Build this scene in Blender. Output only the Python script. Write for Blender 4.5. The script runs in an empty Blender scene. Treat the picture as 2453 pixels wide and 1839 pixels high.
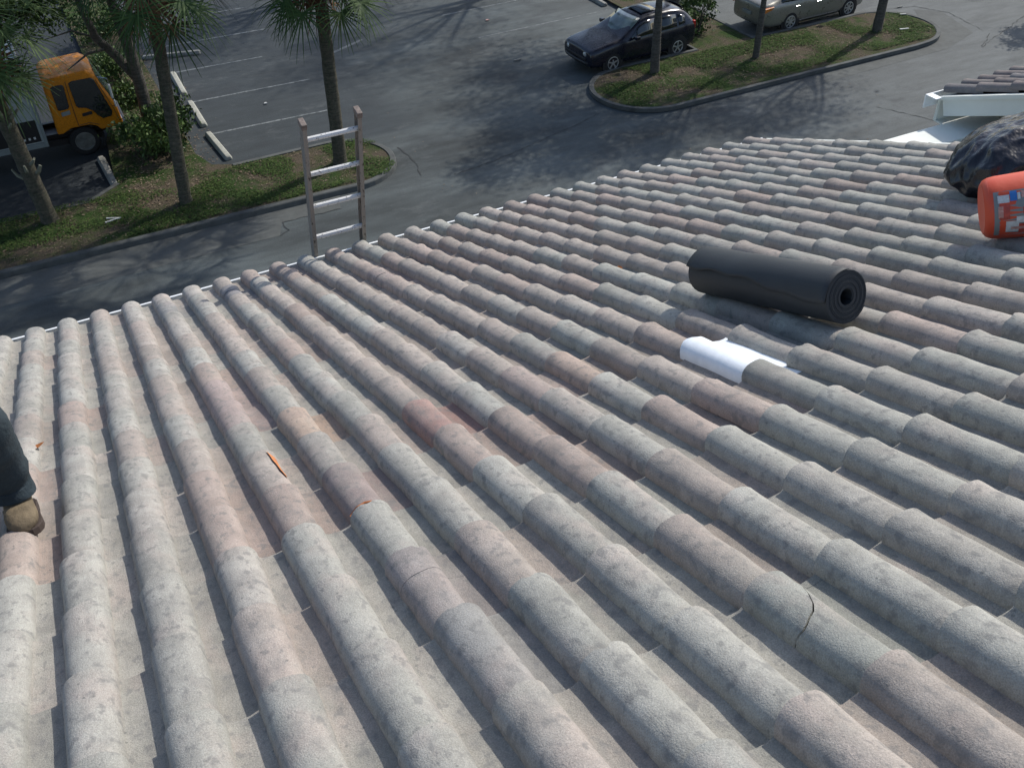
import bpy, bmesh, math, random
from mathutils import Vector, Matrix, noise
R = math.radians
sc = bpy.context.scene
C = sc.collection
random.seed(7)
HG = -7.5                                    # ground level; z = 0 is the crest line of the eave tiles

# ------------------------------------------------------------------ camera, sky, sun, exposure
cam = bpy.data.cameras.new('camera'); co = bpy.data.objects.new('camera', cam); C.objects.link(co)
cr = Vector((0.89373002, -0.44793293, -0.02455076)); cu = Vector((0.29998703, 0.55606031, 0.77511593)); cb = Vector((-0.33354825, -0.70010929, 0.63134187))
m = Matrix((cr, cu, cb)).transposed().to_4x4(); m.translation = Vector((0.54732584, -6.28388747, 3.8178794))
co.matrix_world = m
cam.sensor_fit = 'HORIZONTAL'; cam.sensor_width = 36; cam.lens = 34.777; cam.clip_start = 0.05; cam.clip_end = 2000
sc.camera = co
SUN_AZ, SUN_EL = 22.0, 42.0                  # azimuth from +x towards +y
w = bpy.data.worlds.new('World'); sc.world = w; w.use_nodes = True
nt = w.node_tree; bg = nt.nodes['Background']
sky = nt.nodes.new('ShaderNodeTexSky'); sky.sky_type = 'NISHITA'; sky.sun_disc = False
sky.sun_elevation = R(SUN_EL); sky.sun_rotation = R(90 - SUN_AZ); sky.air_density = 1.0; sky.dust_density = 1.5; sky.ozone_density = 1.5
nt.links.new(sky.outputs[0], bg.inputs[0]); bg.inputs[1].default_value = 0.15; sc.view_settings.exposure = 0.0
sd = Vector((math.cos(R(SUN_EL)) * math.cos(R(SUN_AZ)), math.cos(R(SUN_EL)) * math.sin(R(SUN_AZ)), math.sin(R(SUN_EL))))
sl = bpy.data.lights.new('sun', 'SUN'); sl.energy = 3.45; sl.angle = R(0.9); sl.color = (1.0, 0.95, 0.87)
so = bpy.data.objects.new('sun', sl); C.objects.link(so); so.rotation_euler = sd.to_track_quat('Z', 'Y').to_euler(); so.location = (5, 0, 20)
sc.view_settings.view_transform = 'Standard'; sc.view_settings.look = 'None'; sc.view_settings.exposure = 0.19; sc.view_settings.gamma = 1.0

# ------------------------------------------------------------------ materials
def newmat(name):
    m = bpy.data.materials.new(name); m.use_nodes = True
    return m, m.node_tree, m.node_tree.nodes['Principled BSDF']
def node(nt, t, **kw):
    n = nt.nodes.new(t)
    for k, v in kw.items():
        if k.startswith('i_'):
            key = k[2:]
            n.inputs[int(key) if key.isdigit() else key].default_value = v
        else: setattr(n, k, v)
    return n
def coords(nt, scale=(1, 1, 1)):
    tc = node(nt, 'ShaderNodeTexCoord'); mp = node(nt, 'ShaderNodeMapping'); mp.inputs['Scale'].default_value = scale
    nt.links.new(tc.outputs['Object'], mp.inputs[0]); return mp.outputs[0]
def noise_n(nt, vec, scale, detail=4, rough=0.6):
    n = node(nt, 'ShaderNodeTexNoise'); n.inputs['Scale'].default_value = scale; n.inputs['Detail'].default_value = detail; n.inputs['Roughness'].default_value = rough
    nt.links.new(vec, n.inputs['Vector']); return n.outputs['Fac']
def ramp(nt, fac, stops):
    r = node(nt, 'ShaderNodeValToRGB'); el = r.color_ramp.elements
    while len(el) < len(stops): el.new(0.5)
    for e, (p, c) in zip(el, stops):
        e.position = p; e.color = (c, c, c, 1) if isinstance(c, (int, float)) else (*c, 1)
    nt.links.new(fac, r.inputs[0]); return r.outputs[0]
def mix(nt, a, b, fac, mode='MIX'):
    n = node(nt, 'ShaderNodeMix', data_type='RGBA', blend_type=mode)
    for s, v in ((n.inputs[0], fac), (n.inputs[6], a), (n.inputs[7], b)):
        if isinstance(v, (int, float)): s.default_value = v
        elif isinstance(v, tuple): s.default_value = (*v, 1)
        else: nt.links.new(v, s)
    return n.outputs[2]
def bump(nt, bs, h, strength, dist):
    b = node(nt, 'ShaderNodeBump'); b.inputs['Strength'].default_value = strength; b.inputs['Distance'].default_value = dist
    nt.links.new(h, b.inputs['Height']); nt.links.new(b.outputs[0], bs.inputs['Normal'])
def simple(name, col, rough=0.6, metal=0.0, var=0.12, vs=6.0, bs=0.0, bscale=40, spec=0.5, coat=0.0):
    m, nt, b = newmat(name); v = coords(nt)
    n = noise_n(nt, v, vs, 5)
    f = ramp(nt, n, [(0.25, 1 - var), (0.75, 1 + var)])
    nt.links.new(mix(nt, col, f, 1.0, 'MULTIPLY'), b.inputs['Base Color'])
    b.inputs['Roughness'].default_value = rough; b.inputs['Metallic'].default_value = metal
    b.inputs['Specular IOR Level'].default_value = spec
    if coat: b.inputs['Coat Weight'].default_value = coat; b.inputs['Coat Roughness'].default_value = 0.04
    if bs: bump(nt, b, noise_n(nt, v, bscale, 4), bs, 0.01)
    return m
M = {}
# roof tiles: each tile has its own colour (attribute), plus mottling, lichen spots and grain
def tile_mat():
    m, nt, b = newmat('tile_concrete'); v = coords(nt)
    def tc_(scale):
        ma = node(nt, 'ShaderNodeVectorMath', operation='MULTIPLY_ADD'); at0 = node(nt, 'ShaderNodeAttribute', attribute_name='tint'); nt.links.new(at0.outputs['Color'], ma.inputs[0]); ma.inputs[1].default_value = (41, 67, 53); nt.links.new(coords(nt, scale), ma.inputs[2]); return ma.outputs[0]
    at = node(nt, 'ShaderNodeAttribute', attribute_name='tint')
    big = ramp(nt, noise_n(nt, tc_((1, 1, 1)), 9, 5, .65), [(.3, .80), (.7, 1.13)])
    c = mix(nt, at.outputs['Color'], big, 1.0, 'MULTIPLY')
    # pinkish wash where the slurry wore thin
    pf = ramp(nt, noise_n(nt, tc_((1, .6, .6)), 5.3, 4, .6), [(.5, 0.0), (.72, .45)])
    c = mix(nt, c, (.44, .35, .31), pf)
    gf = ramp(nt, noise_n(nt, tc_((1.4, .7, .7)), 4.1, 5, .65), [(.5, 0.0), (.7, .35)])
    c = mix(nt, c, (.285, .29, .255), gf)
    # fine grain
    fine = ramp(nt, noise_n(nt, v, 260, 3, .75), [(.3, .74), (.7, 1.26)])
    c = mix(nt, c, fine, 1.0, 'MULTIPLY')
    # dark weathering dabs, stretched along the row
    dk = ramp(nt, noise_n(nt, coords(nt, (1.5, 1, 1)), 26, 3, .55), [(.55, 0.0), (.66, .55)])
    c = mix(nt, c, (.165, .165, .162), dk)
    # larger sooty blotches and thin run-off streaks down the slope
    sb = ramp(nt, noise_n(nt, tc_((1.3, 1, 1)), 8, 6, .75), [(.52, 0.0), (.70, .5)])
    c = mix(nt, c, (.19, .185, .18), sb)
    rs = ramp(nt, noise_n(nt, tc_((1, .07, .07)), 60, 4, .6), [(.50, 0.0), (.75, .32)])
    c = mix(nt, c, (.20, .195, .185), rs)
    vo = node(nt, 'ShaderNodeTexVoronoi', feature='F1'); vo.inputs['Scale'].default_value = 34; vo.inputs['Randomness'].default_value = 1
    nt.links.new(coords(nt, (1, 1, 1)), vo.inputs['Vector'])
    sp = ramp(nt, vo.outputs['Distance'], [(.09, .6), (.17, 0.0)])
    gate = ramp(nt, noise_n(nt, v, 13, 2), [(.5, 0.0), (.58, 1.0)])
    sg = mix(nt, sp, gate, 1.0, 'MULTIPLY')
    c = mix(nt, c, (.13, .135, .13), sg)
    nt.links.new(c, b.inputs['Base Color']); b.inputs['Roughness'].default_value = .93; b.inputs['Specular IOR Level'].default_value = .18
    h = mix(nt, noise_n(nt, v, 240, 3, .7), noise_n(nt, v, 30, 4, .6), .45)
    bump(nt, b, h, .6, .007)
    return m
M['tile'] = tile_mat()
M['mortar'] = simple('roof_underlay', (.025, .025, .027), .95)
M['white_metal'] = simple('white_metal', (.80, .82, .82), .45, var=.05)
M['white_paint'] = simple('white_paint', (.70, .72, .66), .6, var=.07, vs=3)
M['stucco'] = simple('beige_stucco', (.50, .46, .36), .95, var=.1, bs=.5, bscale=90)
M['flat_roof'] = simple('grey_membrane', (.14, .135, .13), .9, var=.2)
M['clay'] = simple('bare_orange_clay', (.48, .19, .075), .95, var=.3, vs=60)
def white_tile_mat():
    m, nt, b = newmat('fresh_white_tile'); v = coords(nt)
    f = ramp(nt, noise_n(nt, v, 18, 5), [(.35, .9), (.65, 1.0)])
    nt.links.new(mix(nt, (.80, .84, .87), f, 1.0, 'MULTIPLY'), b.inputs['Base Color']); b.inputs['Roughness'].default_value = .6
    bump(nt, b, noise_n(nt, v, 120, 3), .2, .004); return m
M['white_tile'] = white_tile_mat()
def ground_mat():
    m, nt, b = newmat('asphalt')
    v = coords(nt)
    # worn lane: wide light and dark stretches running along the lane
    n1 = ramp(nt, noise_n(nt, coords(nt, (.16, .42, 1)), 1.3, 5, .6), [(.34, .66), (.66, 1.75)])
    n2 = ramp(nt, noise_n(nt, coords(nt, (.5, 1.7, 1)), 1.6, 6, .65), [(.3, .80), (.7, 1.22)])
    gr = ramp(nt, noise_n(nt, v, 30, 6, .85), [(.25, .62), (.75, 1.42)])
    base = mix(nt, (.052, .061, .062), n1, 1.0, 'MULTIPLY'); base = mix(nt, base, n2, 1.0, 'MULTIPLY')
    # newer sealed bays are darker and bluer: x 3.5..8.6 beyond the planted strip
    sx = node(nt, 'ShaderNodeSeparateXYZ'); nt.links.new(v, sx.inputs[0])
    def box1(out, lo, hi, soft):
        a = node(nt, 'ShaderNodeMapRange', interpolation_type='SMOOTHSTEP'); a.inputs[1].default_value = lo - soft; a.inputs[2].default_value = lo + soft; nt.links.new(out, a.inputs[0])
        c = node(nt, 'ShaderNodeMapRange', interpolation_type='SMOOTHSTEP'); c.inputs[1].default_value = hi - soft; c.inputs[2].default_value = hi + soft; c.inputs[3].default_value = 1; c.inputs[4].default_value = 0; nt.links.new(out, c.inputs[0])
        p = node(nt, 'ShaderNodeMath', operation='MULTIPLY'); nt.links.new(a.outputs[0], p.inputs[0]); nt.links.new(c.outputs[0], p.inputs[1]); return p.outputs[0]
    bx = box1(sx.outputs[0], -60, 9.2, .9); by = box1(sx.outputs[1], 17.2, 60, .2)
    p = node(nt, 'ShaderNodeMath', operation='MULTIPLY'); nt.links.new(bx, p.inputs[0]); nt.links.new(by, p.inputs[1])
    seal_shade = mix(nt, (.035, .043, .047), n2, 1.0, 'MULTIPLY')
    lot_shade = node(nt, 'ShaderNodeMapRange', interpolation_type='SMOOTHSTEP'); lot_shade.inputs[1].default_value = 2.6; lot_shade.inputs[2].default_value = 1.9; nt.links.new(sx.outputs[0], lot_shade.inputs[0])
    seal_shade = mix(nt, seal_shade, (.020, .026, .031), lot_shade.outputs[0])  # left lot by the truck: tree shade painted into the asphalt colour
    c = mix(nt, base, seal_shade, p.outputs[0])
    # right end of the lane is older and paler
    px = node(nt, 'ShaderNodeMapRange', interpolation_type='SMOOTHSTEP'); px.inputs[1].default_value = 13; px.inputs[2].default_value = 25; nt.links.new(sx.outputs[0], px.inputs[0])
    pale = mix(nt, (.105, .113, .112), n2, 1.0, 'MULTIPLY')
    pf = node(nt, 'ShaderNodeMath', operation='MULTIPLY'); pf.inputs[1].default_value = .85; nt.links.new(px.outputs[0], pf.inputs[0])
    c = mix(nt, c, pale, pf.outputs[0])
    # oil stains
    st = ramp(nt, noise_n(nt, coords(nt, (.8, 1, 1)), .75, 4, .55), [(.60, 0.0), (.72, .55)])
    c = mix(nt, c, (.030, .034, .038), st)
    c = mix(nt, c, gr, 1.0, 'MULTIPLY')
    nt.links.new(c, b.inputs['Base Color']); b.inputs['Roughness'].default_value = .85; b.inputs['Specular IOR Level'].default_value = .35
    wp = ramp(nt, noise_n(nt, coords(nt, (.5, .8, 1)), 1.1, 8, .75), [(.56, 0.0), (.72, .45)])
    c = mix(nt, c, (.15, .16, .158), wp); nt.links.new(c, b.inputs['Base Color'])
    bump(nt, b, noise_n(nt, v, 60, 4, .7), .5, .01)
    return m
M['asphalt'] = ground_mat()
def soil_mat():
    m, nt, b = newmat('grass_soil'); v = coords(nt)
    c = mix(nt, (.105, .085, .062), (.038, .068, .020), ramp(nt, noise_n(nt, v, 1.15, 5, .65), [(.45, 0.0), (.60, 1.0)]))
    c = mix(nt, c, (.075, .088, .032), ramp(nt, noise_n(nt, v, 3.5, 4), [(.5, 0.0), (.7, .6)]))
    c = mix(nt, c, ramp(nt, noise_n(nt, v, 30, 5, .8), [(.3, .5), (.7, 1.5)]), 1.0, 'MULTIPLY')
    nt.links.new(c, b.inputs['Base Color']); b.inputs['Roughness'].default_value = 1; b.inputs['Specular IOR Level'].default_value = .1
    bump(nt, b, noise_n(nt, v, 22, 5, .8), 1.0, .05); return m
M['soil'] = soil_mat()
M['kerb'] = simple('kerb_concrete', (.075, .08, .077), .9, var=.4, vs=2.5, bs=.4)
M['apron'] = simple('patched_concrete', (.082, .088, .084), .9, var=.25, vs=3, bs=.4)
M['crack'] = simple('tar_crack', (.032, .036, .037), .9)
M['line'] = None
def line_mat():
    m, nt, b = newmat('worn_white_line'); v = coords(nt)
    f = ramp(nt, noise_n(nt, v, 9, 6, .75), [(.38, 0.0), (.62, 1.0)])
    fade = noise_n(nt, coords(nt, (.5, .5, .5)), 1.2, 2)
    c = mix(nt, (.05, .06, .065), (.21, .23, .23), f)
    nt.links.new(c, b.inputs['Base Color']); b.inputs['Roughness'].default_value = .8; return m
M['line'] = line_mat()
M['faint_line'] = simple('faded_line', (.13, .14, .14), .85, var=.4, vs=7)
M['stop'] = simple('stop_concrete', (.33, .33, .285), .9, var=.22, vs=7, bs=.5)
M['stop_old'] = simple('worn_stop_concrete', (.22, .22, .2), .9, var=.5, vs=6, bs=.5)
def bark_mat(name, c1, c2, sc_=14):
    m, nt, b = newmat(name)
    f = ramp(nt, noise_n(nt, coords(nt, (1, 1, 1.0)), sc_, 5, .7), [(.35, 0.0), (.65, 1.0)])
    r2 = ramp(nt, noise_n(nt, coords(nt, (.6, .6, 7)), 5, 3), [(.35, .7), (.65, 1.25)])
    c = mix(nt, mix(nt, c1, c2, f), r2, 1.0, 'MULTIPLY')
    nt.links.new(c, b.inputs['Base Color']); b.inputs['Roughness'].default_value = .95
    bump(nt, b, noise_n(nt, coords(nt, (1, 1, 6)), 12, 5), 1.0, .05); return m
M['palm_bark'] = bark_mat('palm_bark', (.125, .108, .082), (.062, .066, .042))
M['bark'] = bark_mat('tree_bark', (.075, .068, .055), (.12, .11, .095))
def leaf_mat(name, c1, c2, rough=.55):
    m, nt, b = newmat(name)
    oi = node(nt, 'ShaderNodeAttribute', attribute_name='tint')
    c = mix(nt, c1, c2, oi.outputs['Fac'])
    nt.links.new(c, b.inputs['Base Color']); b.inputs['Roughness'].default_value = rough; b.inputs['Specular IOR Level'].default_value = .25 if rough < .7 else .15
    return m
M['frond'] = leaf_mat('palm_frond', (.012, .036, .010), (.075, .125, .03), .65)
M['dead'] = leaf_mat('dead_frond', (.10, .05, .025), (.22, .13, .07), .8)
M['stub'] = leaf_mat('old_leaf_base', (.12, .12, .09), (.26, .27, .22), .9)
M['leaf'] = leaf_mat('leaf', (.02, .045, .015), (.11, .17, .045), .5)
M['grass'] = leaf_mat('ground_leaf', (.022, .05, .014), (.075, .115, .03), .95)
M['litter'] = leaf_mat('leaf_litter', (.09, .06, .038), (.24, .19, .14), .9)
def car_paint(name, col, rough=.25, metal=.0):
    m, nt, b = newmat(name); v = coords(nt)
    n = ramp(nt, noise_n(nt, v, 30, 4), [(.35, .85), (.65, 1.15)])
    nt.links.new(mix(nt, col, n, 1.0, 'MULTIPLY'), b.inputs['Base Color'])
    rr = ramp(nt, noise_n(nt, v, 4, 4), [(.35, rough * .7), (.7, rough * 1.5)])
    nt.links.new(rr, b.inputs['Roughness']); b.inputs['Metallic'].default_value = metal
    b.inputs['Coat Weight'].default_value = .25; b.inputs['Coat Roughness'].default_value = .08; return m
M['black_paint'] = car_paint('black_paint', (.006, .008, .018))
M['champagne'] = car_paint('champagne_paint', (.235, .23, .205), .35, .55)
M['orange_paint'] = car_paint('orange_paint', (.56, .20, .010), .5)
M['orange_paint'].node_tree.nodes['Principled BSDF'].inputs['Coat Weight'].default_value = 0
M['orange_paint'].node_tree.nodes['Principled BSDF'].inputs['Specular IOR Level'].default_value = .25
M['glass'] = simple('dark_glass', (.012, .016, .018), .06, var=.2, spec=.8)
M['windscreen'] = simple('windscreen_glass', (.09, .13, .13), .05, var=.5, vs=3, spec=.9)
M['rubber'] = simple('rubber', (.013, .013, .014), .8)
M['alloy'] = simple('alloy', (.42, .43, .43), .35, .6)
M['steel_rim'] = simple('grey_steel_rim', (.16, .17, .165), .5, .4, var=.4)
M['chrome'] = simple('chrome', (.6, .6, .6), .15, 1)
M['black_plastic'] = simple('black_plastic', (.015, .015, .017), .5)
M['lamp'] = simple('clear_lamp', (.45, .47, .47), .12, .3, spec=.9)
M['red_lamp'] = simple('red_lamp', (.45, .02, .015), .2)
M['amber'] = simple('amber_lamp', (.5, .16, .03), .25)
M['box_white'] = simple('truck_box_white', (.33, .37, .375), .6, var=.12)
M['box_grey'] = simple('truck_rail_grey', (.20, .23, .23), .5)
M['alu'] = simple('dirty_aluminium', (.30, .265, .24), .6, .25, var=.35, vs=14)
def rung_mat():
    m, nt, b = newmat('worn_rung'); v = coords(nt)
    f = ramp(nt, noise_n(nt, v, 55, 4, .7), [(.58, 0.0), (.64, 1.0)])
    c = mix(nt, (.66, .66, .64), (.10, .09, .08), f)
    nt.links.new(c, b.inputs['Base Color']); b.inputs['Roughness'].default_value = .55; b.inputs['Metallic'].default_value = .15; return m
M['rung'] = rung_mat()
M['rust_cap'] = simple('stained_cap', (.17, .135, .115), .7, var=.5, vs=40)
def rail_mat():
    m, nt, b = newmat('stained_rail'); v = coords(nt, (1, 1, .45))
    f = ramp(nt, noise_n(nt, v, 38, 4, .7), [(.57, 0.0), (.66, 1.0)])
    c = mix(nt, (.27, .25, .225), (.06, .048, .04), f)
    nt.links.new(c, b.inputs['Base Color']); b.inputs['Roughness'].default_value = .5; b.inputs['Metallic'].default_value = .3; return m
M['rail'] = rail_mat()
def felt_mat():
    m, nt, b = newmat('roofing_felt'); v = coords(nt)
    c = mix(nt, (.018, .022, .026), (.034, .041, .046), noise_n(nt, v, 7, 5))
    nt.links.new(c, b.inputs['Base Color']); b.inputs['Roughness'].default_value = .62; b.inputs['Specular IOR Level'].default_value = .45
    bump(nt, b, noise_n(nt, v, 220, 3), .35, .003); return m
M['felt'] = felt_mat()
def bag_mat():
    m, nt, b = newmat('black_bag_plastic'); v = coords(nt)
    b.inputs['Base Color'].default_value = (.012, .013, .018, 1); b.inputs['Roughness'].default_value = .27; b.inputs['Specular IOR Level'].default_value = .5
    h = noise_n(nt, coords(nt, (1.4, 1.4, .35)), 7, 3, .45)
    bump(nt, b, h, .7, .04); return m
M['bag'] = bag_mat()
M['bucket'] = simple('orange_bucket_plastic', (.62, .075, .028), .5, var=.06, bs=.1)
M['label_grey'] = simple('label_grey', (.20, .22, .215), .5)
M['label_white'] = simple('label_white', (.55, .56, .54), .5, var=.25, vs=60)
M['label_red'] = simple('label_red', (.42, .06, .04), .5, var=.35, vs=50)
M['label_blue'] = simple('label_blue', (.03, .16, .45), .5)
M['label_pink'] = simple('label_pink', (.5, .28, .23), .5, var=.35, vs=70)
M['denim'] = simple('dark_denim', (.022, .036, .045), .9, var=.35, vs=10, bs=.5, bscale=60)
M['shirt'] = simple('grey_shirt', (.16, .17, .18), .95)
M['skin'] = simple('skin', (.36, .20, .13), .6)
M['hair'] = simple('dark_hair', (.02, .014, .01), .7)
M['boot'] = simple('tan_suede', (.15, .115, .07), .85, var=.4, vs=22, bs=.5, bscale=50)
M['boot_sole'] = simple('boot_sole', (.05, .035, .028), .8)
M['lace'] = simple('boot_lace', (.45, .38, .26), .9)
M['dry_leaf'] = simple('dry_orange_leaf', (.38, .13, .03), .8, var=.3, vs=40)
M['paper'] = simple('pale_litter', (.5, .5, .48), .8)

# ------------------------------------------------------------------ mesh helpers
class MB:
    def __init__(s): s.v = []; s.f = []; s.t = []; s.tint = None
    def add(s, vs, fs, tint=None):
        o = len(s.v); s.v += [tuple(p) for p in vs]; s.f += [tuple(o + i for i in f) for f in fs]
        s.t += [tint if tint is not None else 0.5] * len(fs)
    def box(s, x0, x1, y0, y1, z0, z1, mat=None):
        vs = [(x, y, z) for x in (x0, x1) for y in (y0, y1) for z in (z0, z1)]
        if mat: vs = [mat @ Vector(p) for p in vs]
        s.add(vs, [(0, 1, 3, 2), (4, 6, 7, 5), (0, 4, 5, 1), (2, 3, 7, 6), (0, 2, 6, 4), (1, 5, 7, 3)])
    def tube(s, pts, rad, n=10, caps=True, squash=None):
        pts = [Vector(p) for p in pts]; rings = []
        if isinstance(rad, (int, float)): rad = [rad] * len(pts)
        up = None
        for i, p in enumerate(pts):
            t = (pts[min(i + 1, len(pts) - 1)] - pts[max(i - 1, 0)]).normalized()
            if up is None: up = t.orthogonal().normalized()
            a = (up - t * up.dot(t)).normalized(); up = a; b = t.cross(a)
            rings.append([p + (a * math.cos(2 * math.pi * k / n) + b * math.sin(2 * math.pi * k / n)) * rad[i] for k in range(n)])
        vs = [q for r in rings for q in r]; fs = []
        for i in range(len(pts) - 1):
            for k in range(n): fs.append((i * n + k, i * n + (k + 1) % n, (i + 1) * n + (k + 1) % n, (i + 1) * n + k))
        if caps: fs.append(tuple(range(n - 1, -1, -1))); fs.append(tuple((len(pts) - 1) * n + k for k in range(n)))
        s.add(vs, fs)
    def lathe(s, prof, n=32, mat=None):      # prof: (r, z)
        vs = [(r * math.cos(2 * math.pi * k / n), r * math.sin(2 * math.pi * k / n), z) for r, z in prof for k in range(n)]
        if mat: vs = [mat @ Vector(p) for p in vs]
        fs = [(i * n + k, i * n + (k + 1) % n, (i + 1) * n + (k + 1) % n, (i + 1) * n + k) for i in range(len(prof) - 1) for k in range(n)]
        fs.append(tuple(range(n - 1, -1, -1))); fs.append(tuple((len(prof) - 1) * n + k for k in range(n)))
        s.add(vs, fs)
    def prism(s, poly, a, b, f):             # poly of 2d points, f(p, h) -> 3d
        n = len(poly); vs = [f(p, a) for p in poly] + [f(p, b) for p in poly]
        s.add(vs, [tuple(range(n - 1, -1, -1)), tuple(range(n, 2 * n))] + [(k, (k + 1) % n, n + (k + 1) % n, n + k) for k in range(n)])
    def build(s, name, mat, parent=None, smooth=False, bevel=0, loc=None, angle=40, tint=False, seg=2):
        me = bpy.data.meshes.new(name); me.from_pydata(s.v, [], s.f); me.update()
        bm = bmesh.new(); bm.from_mesh(me); bmesh.ops.recalc_face_normals(bm, faces=bm.faces); bm.to_mesh(me); bm.free()
        if tint:
            a = me.color_attributes.new('tint', 'FLOAT_COLOR', 'CORNER'); k = 0
            for p in me.polygons:
                t = s.t[p.index]; c = (t, t, t, 1) if isinstance(t, (int, float)) else (*t, 1)
                for _ in p.loop_indices: a.data[k].color = c; k += 1
        me.materials.append(mat)
        if smooth:
            for p in me.polygons: p.use_smooth = True
        o = bpy.data.objects.new(name, me); C.objects.link(o)
        if parent: o.parent = parent
        if loc: o.location = loc
        if bevel:
            md = o.modifiers.new('bevel', 'BEVEL'); md.width = bevel; md.segments = seg; md.limit_method = 'ANGLE'; md.angle_limit = R(35)
        if smooth and angle < 180:
            md = o.modifiers.new('split', 'EDGE_SPLIT'); md.split_angle = R(angle)
        return o
def tag(o, label=None, cat=None, group=None, kind=None):
    if label: o['label'] = label
    if cat: o['category'] = cat
    if group: o['group'] = group
    if kind: o['kind'] = kind
    return o
def empty(name, loc, rz=0, **kw):
    o = bpy.data.objects.new(name, None); C.objects.link(o); o.location = loc; o.rotation_euler = (0, 0, rz); o.empty_display_size = .2
    return tag(o, **kw)
def copy_tree(o, parent=None):
    c = o.copy(); C.objects.link(c); c.parent = parent
    for ch in list(o.children): copy_tree(ch, c)
    return c

# ------------------------------------------------------------------ ground, islands, markings
G = HG
mb = MB(); mb.add([(-300, -60, G), (400, -60, G), (400, 500, G), (-300, 500, G)], [(0, 1, 2, 3)])
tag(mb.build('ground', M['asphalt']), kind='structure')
def arc(cx, cy, r, a0, a1, n, ry=None):
    return [(cx + r * math.cos(R(a0 + (a1 - a0) * k / n)), cy + (ry or r) * math.sin(R(a0 + (a1 - a0) * k / n))) for k in range(n + 1)]
# island one: strip along the lane with a rounded nose, joined to a strip running away between the bays
isl1 = [(-40, 14.62), (6.2, 14.62)] + arc(6.62, 15.96, 1.36, -90, 90, 14) + [(4.2, 17.27), (3.75, 17.5), (3.52, 18.3), (3.5, 60), (2.0, 60), (1.95, 22), (1.6, 20.2), (1.42, 17.7), (.7, 17.1), (-40, 17.1)]
isl2 = [(18.6, 17.72), (18.6, 60), (20.55, 60), (20.55, 17.72)] + [(24.6, 17.68)] + arc(24.75, 16.3, 1.4, 80, -85, 14) + [(24.4, 14.86)] + arc(15.75, 16.25, 1.45, 270, 100, 14) + [(15.9, 17.75)]
def plate(poly, z, name, mat, kind='structure', sub=0):
    from mathutils.geometry import tessellate_polygon
    P3 = [Vector((x, y, z)) for x, y in poly]; tri = []
    for a, b, c in tessellate_polygon([P3]):
        tri.append((a, b, c) if (P3[b] - P3[a]).cross(P3[c] - P3[a]).z > 0 else (a, c, b))
    me = bpy.data.meshes.new(name); me.from_pydata([tuple(p) for p in P3], [], tri); me.update()
    me.materials.append(mat); o = bpy.data.objects.new(name, me); C.objects.link(o)
    return tag(o, kind=kind)
plate(isl1, G + .105, 'planted_ground', M['soil']); plate(isl2, G + .105, 'planted_ground', M['soil'])
def kerb(path, name, h=.13, wd=.14, closed=False):
    mb = MB(); n = len(path); rings = []
    for i, p in enumerate(path):
        a = Vector(path[(i - 1) % n] if (i > 0 or closed) else p); b = Vector(path[(i + 1) % n] if (i < n - 1 or closed) else p)
        t = (b - a).normalized(); nn = Vector((t.y, -t.x)); p = Vector(p)
        rings.append([(p.x + nn.x * .02, p.y + nn.y * .02, G - .02), (p.x, p.y, G + h - .02), (p.x - nn.x * .02, p.y - nn.y * .02, G + h), (p.x - nn.x * wd, p.y - nn.y * wd, G + h), (p.x - nn.x * wd, p.y - nn.y * wd, G + .02)])
    vs = [q for r in rings for q in r]; fs = []
    for i in range(n if closed else n - 1):
        j = (i + 1) % n
        for k in range(5): fs.append((i * 5 + k, i * 5 + (k + 1) % 5, j * 5 + (k + 1) % 5, j * 5 + k))
    mb.add(vs, fs); return tag(mb.build(name, M['kerb']), kind='structure')
k1 = [(x * 1.0, 14.62) for x in [-40, -20, -8, -4, 0, 3, 6.2]] + arc(6.62, 15.96, 1.36, -90, 90, 20) + [(4.2, 17.27)]
kerb(k1, 'kerb'); kerb([(1.42, 17.7), (.7, 17.1), (-8, 17.1), (-40, 17.1)], 'kerb', h=.12)
kerb([(20.55, 22), (20.55, 17.72), (24.6, 17.68)] + arc(24.75, 16.3, 1.4, 80, -85, 18) + [(24.4, 14.86), (20, 14.84)] + arc(15.75, 16.25, 1.45, 270, 100, 20) + [(15.9, 17.75), (18.6, 17.74), (18.6, 20)], 'kerb')
# apron patches and crack along the lane
def sheet(pts, name, mat, z): return plate(pts, z, name, mat)
sheet([(-40, 13.5), (4.3, 13.45), (4.5, 14.0), (5.9, 13.95), (6.1, 14.58), (-40, 14.58)], 'concrete_apron', M['apron'], G + .004)
sheet([(19.5, 14.1), (25.2, 14.3), (26.9, 14.9), (27.5, 16.8), (26.9, 17.4), (26.35, 16.6), (26.2, 15.6), (25.4, 14.9), (24.4, 14.72), (19.5, 14.74)], 'concrete_apron', M['apron'], G + .004)
def crackline(pts, wd, name='road_crack', seed=1):
    rnd = random.Random(seed); P = []
    for a, b in zip(pts[:-1], pts[1:]):
        a = Vector(a); b = Vector(b); n = max(2, int((b - a).length / .12))
        for k in range(n): P.append(a.lerp(b, k / n) + Vector((rnd.uniform(-.03, .03), rnd.uniform(-.03, .03))))
    P.append(Vector(pts[-1])); mb = MB(); vs = []
    for i, p in enumerate(P):
        t = (P[min(i + 1, len(P) - 1)] - P[max(i - 1, 0)]).normalized(); nn = Vector((-t.y, t.x)); w_ = wd * rnd.uniform(.1, .9)
        vs += [(p.x + nn.x * w_, p.y + nn.y * w_, G + .008), (p.x - nn.x * w_, p.y - nn.y * w_, G + .008)]
    mb.add(vs, [(2 * i, 2 * i + 1, 2 * i + 3, 2 * i + 2) for i in range(len(P) - 1)])
    return tag(mb.build(name, M['crack']), kind='structure')
crackline([(8.9, 14.2), (9.9, 14.35), (11.3, 14.7), (12.9, 15.2), (13.8, 15.5)], .025, seed=2)
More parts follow.
